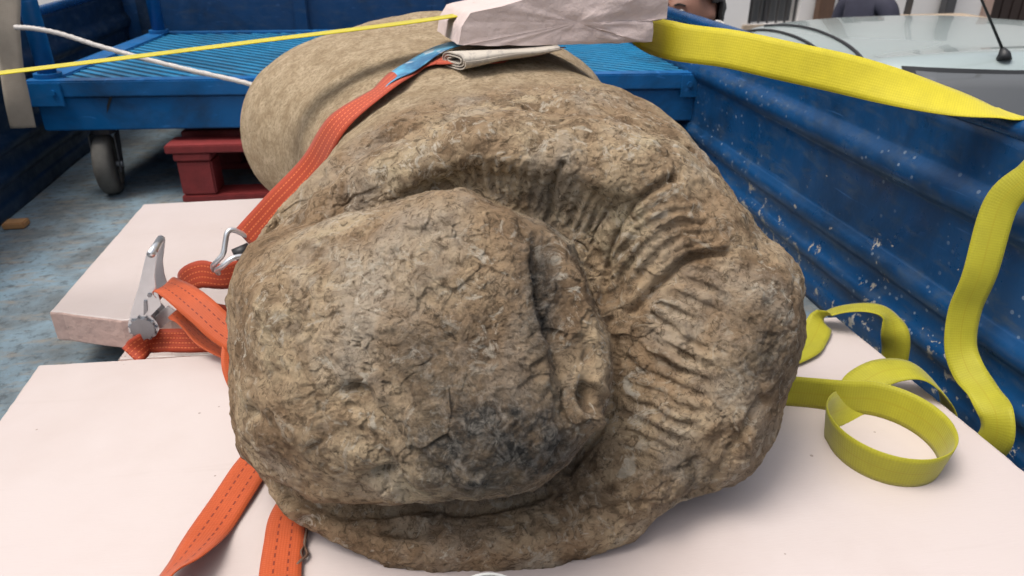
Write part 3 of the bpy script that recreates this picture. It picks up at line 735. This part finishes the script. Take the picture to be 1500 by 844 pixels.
# ratchet: two side plates, handle bars and drum
def cr7(x, y): return (160+x/3.836, 320+y/3.836)
YR = 1.125
plate = [cr7(*q) for q in ((210, 192), (222, 178), (250, 178), (268, 192), (262, 250), (254, 320), (262, 385), (292, 488), (232, 548), (266, 582), (282, 622), (262, 660), (225, 682), (185, 687), (140, 672), (110, 640), (104, 596), (128, 505), (165, 385), (193, 262))]
MB().prism([at(*q, y=YR) for q in plate], (0, .0022, 0)).build('side_plate', M_steel, ost, bevel=.0005)
MB().prism([at(*q, y=YR)+[0, .052, 0] for q in plate], (0, .0022, 0)).build('side_plate', M_steel, ost, bevel=.0005)
t0 = at(*cr7(238, 196), y=YR); MB().tube([t0-[0, .004, 0], t0+[0, .058, 0]], .0062, 14).build('handle_bar', M_steel, ost, smooth=True)
t1 = at(*cr7(192, 615), y=YR)
MB().tube([t1-[0, .003, 0], t1+[0, .056, 0]], .011, 18).build('drum', M_dsteel, ost, smooth=True)
MB().tube([t1-[0, .005, 0], t1-[0, .0005, 0]], .0185, 24).build('ratchet_wheel', M_dsteel, ost)
gb = MB()
for q in range(11):
    a = q*2*math.pi/11; u = np.array([math.cos(a), 0, math.sin(a)]); v = np.array([-u[2], 0, u[0]])
    gb.prism([t1+u*.0175-v*.003-[0, .0045, 0], t1+u*.0225-[0, .0045, 0], t1+u*.0175+v*.003-[0, .0045, 0]], (0, .0035, 0))
gb.build('ratchet_teeth', M_dsteel, ost)
MB().prism([at(*cr7(*q), y=YR)-[0, .003, 0] for q in ((196, 460), (212, 460), (216, 520), (196, 545))], (0, .0026, 0)).build('pawl', M_dsteel, ost)
MB().tube([at(*cr7(228, 430), y=YR)-[0, .0025, 0], at(*cr7(228, 430), y=YR)+[0, .001, 0]], .0035, 10).build('rivet', M_dsteel, ost)
MB().prism([at(*cr7(*q), y=YR+.03) for q in ((240, 570), (330, 490), (372, 520), (362, 560), (290, 620))], (0, .002, 0)).build('body_plate', M_steel, ost, bevel=.0004)
# webbing loops at the ratchet
def loop(name, rows, mat, wd=.048):
    S = []
    for a, b, ka, kb in rows: S.append(edge(a, b, dict(y=ka), dict(y=kb)))
    return ribbon(name, S, wd, mat, ost)
loop('webbing_loop', [((232, 440), (246, 425), 1.135, 1.165), ((233, 425), (250, 412), 1.12, 1.16), ((255, 442), (268, 414), 1.08, 1.13), ((285, 476), (303, 432), 1.04, 1.08), ((318, 508), (332, 456), 1.01, 1.05), ((352, 528), (362, 476), .99, 1.03), ((392, 556), (400, 500), .97, 1.01)], M_orange, .046)
loop('webbing_tail', [((256, 462), (258, 450), 1.12, 1.13), ((268, 480), (275, 468), 1.09, 1.12), ((292, 506), (300, 494), 1.06, 1.09), ((320, 522), (328, 510), 1.04, 1.07), ((352, 534), (358, 524), 1.02, 1.05), ((385, 545), (390, 535), 1.0, 1.03)], M_orange, .030)
loop('webbing_inner_loop', [((375, 410), (352, 384), 1.15, 1.15), ((330, 420), (322, 390), 1.16, 1.16), ((295, 420), (290, 384), 1.17, 1.19), ((272, 432), (266, 402), 1.18, 1.20), ((270, 458), (275, 440), 1.18, 1.20), ((310, 480), (312, 446), 1.17, 1.19), ((360, 490), (362, 452), 1.16, 1.17)], M_red, .046)
loop('lower_webbing', [((182, 532), (200, 512), 1.10, 1.115), ((205, 515), (222, 490), 1.115, 1.13), ((235, 514), (240, 484), 1.125, 1.15), ((280, 514), (282, 484), 1.11, 1.13), ((330, 512), (332, 482), 1.10, 1.12), ((380, 508), (382, 480), 1.09, 1.11)], M_red, .040)
loop('webbing_bight', [((336, 500), (352, 498), 1.02, 1.03), ((332, 530), (350, 526), .99, 1.0), ((338, 556), (356, 548), .97, .98), ((352, 582), (366, 566), .955, .97)], M_orange, .034)

# free tails of the orange strap lying on the foam
S = [((at(x, y, z=z)), at(x1, y1, z=z1)-at(x, y, z=z)) for x, y, z, x1, y1, z1 in ()]
def flat(rows):
    out = []
    for (a, za), (b, zb) in rows: out.append(edge(a, b, dict(z=za), dict(z=zb)))
    return out
t1_ = flat([(((395, 610), .128), ((430, 660), .126)), (((362, 658), .128), ((385, 700), .126)), (((325, 705), .128), ((365, 738), .126)), (((285, 765), .127), ((338, 778), .126)), (((255, 815), .130), ((300, 815), .150)), (((234, 846), .126), ((258, 842), .168)), (((205, 885), .124), ((225, 880), .172))])
ribbon('orange_strap_tail', t1_, .047, M_orange, label='orange strap end slanting away from the stone across the foam, its edge curling up', cat='strap', group='loose orange strap ends on the foam')
t2_ = flat([(((440, 690), .126), ((480, 715), .126)), (((405, 735), .126), ((446, 765), .126)), (((392, 790), .126), ((440, 800), .126)), (((388, 850), .126), ((432, 850), .126)), (((388, 900), .126), ((436, 900), .126))])
ribbon('orange_strap_tail', t2_, .044, M_orange, label='short orange strap end running straight out from under the stone beside a twig', cat='strap', group='loose orange strap ends on the foam')
tw = MB(); tw.tube(catmull([at(452, 768, z=.124), at(448, 785, z=.128), at(446, 800, z=.125), at(450, 812, z=.126), at(440, 822, z=.127), at(431, 832, z=.124)], 4), .0018, 6)
tw.tube(catmull([at(446, 800, z=.125), at(441, 808, z=.13), at(444, 818, z=.125)], 3), .0012, 6)
tw.build('twig', M_brown, None, smooth=True, label='thin dark twig on the foam beside the stone', cat='twig')

# ------------------------------------------------------------ yellow straps
over = []
Pl = at(690, 22, z=.606); Pm = at(0, 107, z=.54); dl = Pl-Pm
Pe = Pm+dl*((XL-.0-Pm[0])/dl[0]); Pe[2] = .496
hy = nrm(nrm(np.cross(dl, [0, 0, 1]))*-1+np.array([0, 0, -.045]))
over += [(Pe+[-.06, 0, -.12], hy), (Pe+[-.045, 0, -.03], hy), (Pe, hy), (Pm, hy), (Pm*.5+Pl*.5, hy), (Pl+[-.01, 0, .002], hy)]
over += [(np.array([.24, 1.335, .632]), np.array([.05, 1, 0])), (np.array([.40, 1.335, .655]), np.array([.1, 1, -.1])), (at(940, 40, y=1.30), np.array([.1, .6, .8]))]
for a, b, ya, yb in (((985, 78), (985, 42), 1.20, 1.215), ((1070, 98), (1070, 46), 1.155, 1.175), ((1150, 120), (1150, 59), 1.105, 1.125), ((1230, 134), (1230, 80), 1.06, 1.08)):
    over.append(edge(a, b, dict(y=ya), dict(y=yb)))
Pr = at(1462, 164, x=XR-.002); Pr[2] = .4935
su = nrm(over[-1][1]); sv_ = nrm([-.15, 1, .12])
for f, (x, y, yy) in ((.3, (1300, 125, 1.03)), (.62, (1382, 147, .985))): over.append((at(x, y, y=yy), su*(1-f)+sv_*f))
over += [(Pr, sv_), (Pr+[.025, -.008, -.004], np.array([0, 1, 0])), (Pr+[.042, -.012, -.03], np.array([0, 1, 0])), (Pr+[.048, -.015, -.10], np.array([0, 1, 0]))]
ribbon('yellow_over_strap', over, .060, M_ywide, n=10, label='wide flat yellow strap stretched over the foam chunk from rail to rail', cat='strap')

def rows(kind, L):
    return [edge(a, b, {kind: ka}, {kind: kb}) for a, b, ka, kb in L]
hang = [(np.array([XR+.056, .83, .36]), np.array([0, 1, 0])), (np.array([XR+.045, .83, .465]), np.array([0, 1, 0])), (np.array([XR+.008, .83, .4955]), np.array([0, 1, 0])), (np.array([XR-.022, .825, .465]), np.array([.1, 1, 0]))]
hang += rows('x', [((1478, 250), (1540, 262), .835, .845), ((1439, 302), (1492, 300), .81, .835), ((1411, 402), (1460, 400), .79, .825), ((1391, 455), (1436, 455), .785, .82), ((1389, 508), (1425, 503), .785, .815), ((1405, 548), (1432, 538), .79, .81), ((1432, 580), (1452, 572), .79, .81), ((1443, 612), (1478, 610), .785, .80), ((1436, 645), (1472, 655), .785, .80)])
hang += [(np.array([.79, .74, .02]), np.array([1, .3, .2])), (np.array([.795, .84, .006]), np.array([1, 0, .2])), (np.array([.80, .93, .012]), np.array([1, .1, .3]))]
hang += flat([(((1290, 520), .085), ((1330, 535), .085)), (((1292, 488), .135), ((1330, 492), .135)), (((1286, 470), .165), ((1312, 452), .160)), (((1262, 464), .172), ((1280, 438), .165)), (((1222, 466), .16), ((1240, 442), .155)), (((1196, 474), .14), ((1216, 456), .145))])
hang += flat([(((1180, 492), .128), ((1206, 494), .128)), (((1160, 510), .128), ((1190, 518), .128)), (((1100, 525), .125), ((1120, 550), .125)), (((1020, 530), .124), ((1030, 560), .124))])
for i in range(1, len(hang)):
    if hang[i][1]@hang[i-1][1] < 0: hang[i] = (hang[i][0], -hang[i][1])
ribbon('yellow_hanging_strap', hang, .043, M_yellow, label='yellow strap hanging from the side rail, twisting down into the gap beside the foam', cat='strap')
z = np.array([0, 0, 1.]); zc = ZF+.0245
coil = [(at(x, y, z=ZF)*[1, 1, 0]+[0, 0, zc], z) for x, y in ((960, 585), (1040, 588), (1100, 590), (1150, 594), (1195, 598))]
cc = np.array([.606, .687]); Rr = .075
for i_, a in enumerate(np.radians(np.arange(92, -225, -26))):
    rr_ = Rr*(1-.008*i_); coil.append((np.array([cc[0]+rr_*math.cos(a)*1.0, cc[1]+rr_*1.10*math.sin(a), zc]), z+np.array([math.cos(a), math.sin(a), 0])*.18))
coil += [(np.array([.615, .772, .130]), np.array([-.5, .6, .5])), (np.array([.645, .797, .145]), np.array([-.45, .85, .15])), (np.array([.685, .802, .160]), np.array([-.1, 1, .1])), (np.array([.73, .792, .158]), np.array([.2, 1, .0])), (np.array([.772, .775, .115]), np.array([.2, 1, 0])), (np.array([.785, .765, .05]), np.array([.1, 1, 0]))]
ribbon('yellow_coiled_strap', coil, .051, M_yellow, n=8, label='yellow strap curled into a standing ring on the pink foam', cat='strap')

# ------------------------------------------------------------ left side: hanging strap, ropes
S = [(at(8, -40, y=2.13), np.array([1, .2, 0])), (at(10, 0, y=2.12), np.array([1, .3, 0])), (at(10, 45, y=2.11), np.array([1, .1, 0])), (at(17, 100, y=2.12), np.array([1, -.1, 0])), (at(26, 150, y=2.12), np.array([1, .2, 0])), (at(34, 187, y=2.13), np.array([1, .35, 0]))]
ribbon('hanging_webbing', S, .058, M_beige, thick=.006, label='frayed beige webbing hanging down at the corner of the cart', cat='strap')
def rope(P, r, mat, name, **k):
    P = catmull(P, 12); V = []; F = []; n = 9; ph = 0; ref = np.array([0, 0, 1.])
    for i, p in enumerate(P):
        t = nrm(P[min(i+1, len(P)-1)]-P[max(i-1, 0)]); a = nrm(ref-t*(ref@t)); b = np.cross(t, a); ph += .8
        V += [p+(a*math.cos(q)+b*math.sin(q))*r*(1+.14*math.cos(3*(q-ph))) for q in np.arange(n)*2*math.pi/n]
    F = [(i*n+j, i*n+(j+1) % n, (i+1)*n+(j+1) % n, (i+1)*n+j) for i in range(len(P)-1) for j in range(n)]+[tuple(range(n))[::-1], tuple(range((len(P)-1)*n, len(P)*n))]
    return mk(name, V, F, mat, None, True, **k)
rope([at(22, 40, y=2.06), at(50, 42, y=2.05), at(90, 50, y=2.04), at(150, 69, y=2.02), at(250, 96, y=1.98), at(350, 119, y=1.93), at(392, 131, y=1.90), at(430, 138, y=1.87)], .0058, M_rope, 'white_rope', label='white twisted rope running from the cart post to behind the stone', cat='rope')
rope([at(1041, 52, x=XR-.008), at(1040, 44, x=XR+.0), at(1044, 36, x=XR+.02), at(1052, 33, x=XR+.045), at(1060, 36, x=XR+.06)], .006, M_rope, 'rope_loop', label='short white rope loop tied round the right side rail', cat='rope')
MB().box((-1.04, 2.02, .001), (-.985, 2.06, .018)).build('wood_scrap', plain('raw_wood', (.42, .22, .09), .7), None, bevel=.003, label='small scrap of raw orange wood on the floor by the left wall', cat='scrap')

# round cap at the very bottom
c = at(715, 884, z=.22); b = MB()
b.tube([c+[0, 0, -.0995], c+[0, 0, -.006], c+[0, 0, -.001], c+[0, 0, 0], c+[0, 0, -.002]], [.036, .036, .0345, .031, .029], 40)
b.build('white_container', plain('white_plastic', (.66, .68, .67), .35), None, smooth=True, label='white round lid of a container standing in front of the stone', cat='container')

# ------------------------------------------------------------ parked car
def car():
    root = empty('parked_car', (2.03, 3.3, GZ), label='silver hatchback car parked beside the truck with short roof antenna', cat='car')
    cx = 2.03; DY = .12
    # stations along the car: y, half width low, half width belt, half width roof, z sill, z belt, z top
    st = [(1.52, .60, .58, .40, -.80, -.45, -.24), (1.56, .74, .72, .50, -.88, -.32, -.16), (1.66, .80, .78, .56, -.90, -.24, -.03), (1.90, .82, .80, .60, -.91, -.22, .35), (2.08, .83, .81, .62, -.91, -.21, .38), (2.35, .84, .82, .63, -.92, -.21, .392), (2.62, .84, .82, .62, -.92, -.22, .385), (2.88, .84, .82, .60, -.92, -.23, .35),
          (3.25, .84, .81, .55, -.92, -.24, .17), (3.65, .83, .80, .60, -.91, -.24, -.11), (4.2, .81, .78, .55, -.90, -.28, -.17), (4.6, .77, .74, .45, -.88, -.36, -.27), (4.75, .64, .60, .35, -.78, -.5, -.42)]
    st = [(q[0]+DY, *q[1:]) for q in st]; st = catmull(np.array(st), 5); V = []; n = 0
    for y, wl, wb, wr, zs, zb, zt in st:
        h = zt-zb
        half = [(wl*.92, zs), (wl, zs+.10), (wl, zs+(zb-zs)*.5), (wb, zb), (wb-(wb-wr)*.35, zb+h*.38), (wb-(wb-wr)*.72, zb+h*.75), (wr+.015, zb+h*.89), (wr-.05, zb+h*.955), (wr*.72, zb+h*.985), (wr*.4, zt+.004*(h > .3)), (0, zt+.008*(h > .3))]
        half = catmull(half, 3); full = [(x, z) for x, z in half]+[(-x, z) for x, z in half[-2::-1]]; n = len(full)
        bow = lambda x: -.10*(1-(x/.62)**2) if 1.5 < y < 2.3 else 0
        V += [(cx+x, y+(max(0, 1-abs(y-1.90-DY)/.45))*(-.13*(1-min(1, (x/.62)**2))), z) for x, z in full]
    F = [(i*n+j, (i+1)*n+j, (i+1)*n+j+1, i*n+j+1) for i in range(len(st)-1) for j in range(n-1)]
    F += [tuple(range(n)), tuple(range((len(st)-1)*n, len(st)*n))[::-1]]
    b = MB(); b.add(V, F); body = b.build('body', M_carp, root, smooth=True)
    bv = BVHTree.FromPolygons([tuple(v) for v in V], F)
    def shell(p, d, off=.004):
        loc, no, i, ds = bv.ray_cast(Vector(p), Vector(nrm(d)))
        if loc is None: return None
        no = np.array(no); no = no if no@np.array(d) < 0 else -no
        return np.array(loc)+no*off
    # rear window: panel laid on the shell, 5 mm proud
    def panel(name, mat, grid, d, off):
        G = [[shell(p, d, off) for p in r] for r in grid]; V = [p for r in G for p in r]
        if any(p is None for p in V): return
        m = len(G[0]); F = [(i*m+j, i*m+j+1, (i+1)*m+j+1, (i+1)*m+j) for i in range(len(G)-1) for j in range(m-1)]
        o = mk(name, V, F, mat, body, True); sol = o.modifiers.new('s', 'SOLIDIFY'); sol.thickness = .004; sol.offset = 0; return o
    zz = np.linspace(-.14, .338, 14); ss = np.linspace(-1, 1, 21)
    panel('window_seal', M_black, [[np.array([cx+s*(.585-.05*((z_+.12)/.48)), 0, z_]) for s in ss] for z_ in np.linspace(-.16, .350, 14)], (0, 1, 0), .003)
    panel('rear_window', M_glass, [[np.array([cx+s*(.56-.05*((z_+.12)/.48)), 0, z_]) for s in ss] for z_ in zz], (0, 1, 0), .008)
    for y0, y1 in ((2.15, 2.5), (2.57, 3.1)):
        panel('side_window', M_glass, [[np.array([0, y, z_]) for y in np.linspace(y0, y1, 10)] for z_ in np.linspace(-.17, .23, 8)], (1, 0, 0), .005)
    # black roof seams
    for pts in ([(1090, 47), (1120, 45), (1150, 50), (1180, 62), (1206, 80), (1225, 98)], [(1100, 40), (1150, 38), (1190, 44), (1225, 58), (1250, 74), (1270, 96), (1280, 112)]):
        L = [shell(CAM, ray(x, y), .002) for x, y in catmull(pts, 5)]; L = [p for p in L if p is not None]
        if len(L) > 5: MB().tube(L, .006, 8).build('roof_seam', M_black, body, smooth=True)
    base = shell(CAM, ray(1470, 88), .0)
    if base is not None:
        a = MB(); a.tube([base, base+[0, .004, .018], base+[-.004, .012, .032]], [.022, .016, .007], 12); an = a.build('antenna_base', M_black, root, smooth=True)
        MB().tube([base+[-.004, .012, .030], base+[-.30, .0, .38]], [.0042, .0026], 8).build('antenna_mast', M_black, an, smooth=True)
    for y in (2.1, 4.15):
        for s in (-1, 1):
            c = np.array([cx+s*.74, y, GZ+.30]); t = MB(); t.tube([c-[.10, 0, 0], c-[.08, 0, 0], c+[.08, 0, 0], c+[.10, 0, 0]], [.26, .30, .30, .26], 28); wl = t.build('wheel', M_rubber, root)
            r = MB(); r.tube([c+[s*.09, 0, 0], c+[s*.104, 0, 0]], [.19, .17], 20); r.build('rim', M_steel, wl)
    for s in (-1, 1):
        MB().box((cx+s*.66-.07, 1.565, -.44), (cx+s*.66+.07, 1.66, -.14)).build('tail_light', plain('red_lens', (.3, .01, .01), .2), root, bevel=.01)
    MB().box((cx-.72, 1.44, -.86), (cx+.72, 1.60, -.62)).build('bumper', M_carp, root, bevel=.03)
car()

# ------------------------------------------------------------ people
def person(name, loc, face, shirt, trousers, label, h=1.70, hair=True):
    """standing figure, one skinned body; face = heading angle"""
    k = h/1.70
    J = {'pel': (0, 0, .92, .15, .12), 'waist': (0, .0, 1.06, .145, .11), 'chest': (0, .0, 1.26, .17, .12), 'neckb': (0, -.01, 1.41, .085, .075), 'neck': (0, .005, 1.49, .058, .058), 'skull': (0, .02, 1.56, .06, .07)}
    E = [('pel', 'waist'), ('waist', 'chest'), ('chest', 'neckb'), ('neckb', 'neck'), ('neck', 'skull')]
    for s, q in ((-1, 'l'), (1, 'r')):
        J.update({'sh'+q: (s*.17, -.01, 1.375, .07, .07), 'el'+q: (s*.24, .0, 1.10, .045, .045), 'wr'+q: (s*.25, .07, .87, .032, .032), 'ha'+q: (s*.25, .10, .79, .035, .022),
                  'hip'+q: (s*.09, 0, .86, .10, .10), 'kn'+q: (s*.10, .01, .49, .062, .065), 'an'+q: (s*.105, -.02, .09, .042, .045), 'to'+q: (s*.12, .13, .035, .045, .032)})
        E += [('neckb', 'sh'+q), ('sh'+q, 'el'+q), ('el'+q, 'wr'+q), ('wr'+q, 'ha'+q), ('pel', 'hip'+q), ('hip'+q, 'kn'+q), ('kn'+q, 'an'+q), ('an'+q, 'to'+q)]
        for f in range(4):
            J['f%s%d' % (q, f)] = (s*(.262-.006*f), .09+.02*f, .70+.006*f, .0085, .0085); E.append(('ha'+q, 'f%s%d' % (q, f)))
    keys = list(J); me = bpy.data.meshes.new(name)
    me.from_pydata([tuple(np.array(J[q][:3])*k) for q in keys], [(keys.index(a), keys.index(b)) for a, b in E], [])
    tmp = bpy.data.objects.new('tmp', me); col.objects.link(tmp)
    md = tmp.modifiers.new('skin', 'SKIN'); sv = me.skin_vertices[0].data
    for i, q in enumerate(keys): sv[i].radius = (J[q][3]*k, J[q][4]*k)
    sv[0].use_root = True
    tmp.modifiers.new('sub', 'SUBSURF').levels = 2
    dg = bpy.context.evaluated_depsgraph_get(); ev = bpy.data.meshes.new_from_object(tmp.evaluated_get(dg))
    bpy.data.objects.remove(tmp)
    BV = np.array([v.co[:] for v in ev.vertices]); BF = [tuple(p.vertices) for p in ev.polygons]
    # head: shaped sphere; front is +y
    HC = np.array([0, .025, 1.605])*k; nu, nv = 48, 36; HV = []; 
    for i in range(nv+1):
        p = math.pi*i/nv
        for j in range(nu):
            a = 2*math.pi*j/nu; HV.append((math.sin(p)*math.sin(a), math.sin(p)*math.cos(a), math.cos(p)))
    U_ = np.array(HV); x, y, z_ = U_.T; P = U_*np.array([.077, .098, .118])
    P[:, 0] *= 1-.28*sst(-.1, -1, z_); P[:, 1] += .012*sst(-.2, -.9, z_)*(y > 0)
    fr_ = (y > .2)
    g = lambda X, Z, sx, sz: np.exp(-((P[:, 0]-X)/sx)**2-((P[:, 2]-Z)/sz)**2)*fr_
    P[:, 1] += .026*g(0, -.026, .012, .016)+.014*g(0, -.005, .010, .022)-.011*g(-.031, .006, .016, .011)-.011*g(.031, .006, .016, .011)+.007*g(0, .026, .05, .009)+.007*g(0, -.062, .022, .008)+.008*g(0, -.098, .022, .014)
    ear = lambda s: np.exp(-((P[:, 1]+.012)/.018)**2-((P[:, 2]+.006)/.026)**2)*(np.sign(P[:, 0]) == s)*(np.abs(x) > .6)
    P[:, 0] += .022*ear(1)-.022*ear(-1)
    HVv = P*k+HC; HF = [(i*nu+j, (i+1)*nu+j, (i+1)*nu+(j+1) % nu, i*nu+(j+1) % nu) for i in range(nv) for j in range(nu)]
    V = np.vstack([BV, HVv]); F = BF+[tuple(q+len(BV) for q in f) for f in HF]
    ne = len(F)
    for s in (-1, 1):                                    # eyes set into the sockets
        for c, r, m in ((np.array([s*.031, .082, .006]), .0125, 0), (np.array([s*.031, .0905, .006]), .0062, 1)):
            for i in range(9):
                for j in range(12):
                    p, a = math.pi*i/8, 2*math.pi*j/12; V = np.vstack([V, (c+r*np.array([math.sin(p)*math.sin(a), math.sin(p)*math.cos(a), math.cos(p)*.72]))*k+HC])
            b0 = len(V)-108; F += [(b0+i*12+j, b0+(i+1)*12+j, b0+(i+1)*12+(j+1) % 12, b0+i*12+(j+1) % 12) for i in range(8) for j in range(12)]
    ca, sa = math.cos(face), math.sin(face); Rz = np.array([[ca, -sa, 0], [sa, ca, 0], [0, 0, 1]])
    W = V@Rz.T+np.array(loc); Wl = V
    o = mk(name, W, F, M_skin, None, True, label=label, cat='person')
    o.data.materials.append(shirt); o.data.materials.append(trousers); o.data.materials.append(M_eye); o.data.materials.append(M_iris); o.data.materials.append(M_black)
    for i, p in enumerate(o.data.polygons):
        c = Wl[list(p.vertices)].mean(0)/k
        if i >= ne: p.material_index = 3+((i-ne)//96) % 2
        elif i < len(BF):
            if c[2] < .09: p.material_index = 5
            elif c[2] < .98 and abs(c[0]) < .2: p.material_index = 2
            elif c[2] < 1.455 and not (abs(c[0]) > .19 and c[2] < 1.12): p.material_index = 1
    if hair:
        keep = ((z_ > .42+.25*(y > .45)) | ((y < .12) & (z_ > -.35)) & ~((np.abs(x) > .75) & (z_ < .18) & (y > -.35)))
        HP = HVv+U_*(.011+.006*fbm(U_*7+len(label), 3)+.003*fbm(U_*25, 2))[:, None]*k
        Ff = [f for f in HF if all(keep[list(f)])]; used = sorted({q for f in Ff for q in f}); mp = {q: i for i, q in enumerate(used)}
        ho = mk('hair', HP[used]@Rz.T+np.array(loc), [tuple(mp[q] for q in f) for f in Ff], M_hair, o, True)
        so_ = ho.modifiers.new('s', 'SOLIDIFY'); so_.thickness = .012; so_.offset = -1
        # eyebrows
        for s in (-1, 1):
            bp = catmull([HC+np.array(q)*k for q in ((s*.014, .098, .026), (s*.031, .094, .032), (s*.048, .080, .027))], 4)
            MB().tube([Rz@q+np.array(loc) for q in bp], [.0028]*len(bp), 6).build('eyebrow', M_hair, o, smooth=True)
    return o
e = at(1022, 14, d=2.75); hd = math.radians(112)
person('person', (e[0], e[1], GZ), hd, M_grey, M_navy, 'dark-haired man behind the truck rail, only his eyes and brow showing', h=(e[2]-GZ)/1.61*1.70)
e = at(1278, -22, y=4.6)
person('person', (e[0], e[1], GZ), math.radians(-70), M_navy, M_grey, 'person in a navy top walking past the white house wall', h=(e[2]-GZ)/1.50*1.70)

# ------------------------------------------------------------ house across the street
YH = 8.2
house = empty('white_house', (5, YH, GZ), label='white rendered house with barred windows and brown door across the street', cat='house')
def hx(x, z=0): return at(x, 10, y=YH)[0]
win = [(1098, 1172), (1226, 1256)]
door = (1452, 1530)
xs = [-9.0]; 
for a, b in win: xs += [hx(a), hx(b)]
xs += [hx(door[0]), hx(door[1]), 16.0]
b = MB()
zs0, zs1 = -.35, 1.1
for i in range(0, len(xs)-1):
    if i % 2 == 0: b.box((xs[i], YH, GZ), (xs[i+1], YH+.35, 4.6))
    elif i == 5: b.box((xs[i], YH, 1.15), (xs[i+1], YH+.35, 4.6))
    else: b.box((xs[i], YH, GZ), (xs[i+1], YH+.35, zs0)); b.box((xs[i], YH, zs1), (xs[i+1], YH+.35, 4.6))
b.build('wall', M_white, house)
MB().box((-9.1, YH-.3, 4.6), (16.1, YH+3.5, 4.75)).build('roof', plain('roof_tile', (.30, .13, .08), .8), house)
for i in (1, 3):
    wo = MB().box((xs[i]-.02, YH+.20, zs0-.02), (xs[i+1]+.02, YH+.23, zs1+.02)).build('window', M_glass, house)
    MB().box((xs[i]-.06, YH-.05, zs0-.06), (xs[i+1]+.06, YH-.001, zs0-.005)).build('sill', M_stonebg, wo)
    for x in np.arange(xs[i]+.05, xs[i+1], .105): MB().tube([(x, YH+.05, zs0+.001), (x, YH+.05, zs1-.001)], .013, 8).build('bar', M_iron, wo, smooth=True)
    for zq in (-.1, .4, .9): MB().box((xs[i]+.001, YH+.034, zq), (xs[i+1]-.001, YH+.0365, zq+.03)).build('cross_bar', M_iron, wo)
    MB().box(((xs[i]+xs[i+1])/2-.03, YH+.17, zs0), ((xs[i]+xs[i+1])/2+.03, YH+.195, zs1)).build('mullion', M_iron, wo)
do = MB().box((xs[5]-.02, YH+.18, GZ), (xs[6]+.02, YH+.24, 1.17)).build('door', M_dark, house)
for q in range(5):
    x0 = xs[5]+.02+q*(xs[6]-xs[5]-.04)/5; MB().box((x0, YH+.165, GZ+.02), (x0+(xs[6]-xs[5])/5-.025, YH+.179, 1.12)).build('plank', M_dark, do, bevel=.004)
MB().box((xs[5]-.13, YH-.03, GZ), (xs[5]-.001, YH-.001, 1.2)).build('door_surround', plain('pink_stone', (.40, .28, .23), .8), house, bevel=.006)
for a, b_, mm, nm, lab in ((1190, 1211, M_brown, 'wooden_post', 'brown wooden post standing against the white house wall'), (1372, 1386, M_iron, 'grey_post', 'dark grey post beside the stone ledge at the house wall')):
    MB().box((hx(a), YH-.16, GZ), (hx(b_), YH-.04, 2.4)).build(nm, mm, None, bevel=.01, label=lab, cat='post')
MB().tube([(at(1331, 10, y=7.4)[0], 7.4, GZ), (at(1331, 10, y=7.4)[0], 7.4, 2.2)], .035, 12).build('street_pole', M_iron, None, smooth=True, label='thin grey pole between the walking person and the stone ledge', cat='pole')
l0 = at(1350, 30, y=7.0); l1 = at(1448, 36, y=7.0)
led = empty('stone_ledge', (float((l0[0]+l1[0])/2), 7.15, GZ), label='stone ledge with overhanging slab in front of the house door', cat='ledge')
zt = at(1400, 27, y=7.0)[2]
MB().box((l0[0], 6.98, zt-.09), (l1[0], 7.40, zt)).build('slab', M_stonebg, led, bevel=.012)
MB().box((l0[0]+.15, 7.04, GZ), (l1[0]-.06, 7.36, zt-.0905)).build('base', plain('brick_red_stone', (.26, .14, .09), .85, 0, .3, 30), led, bevel=.01)
# a house further left, seen over the cart corner
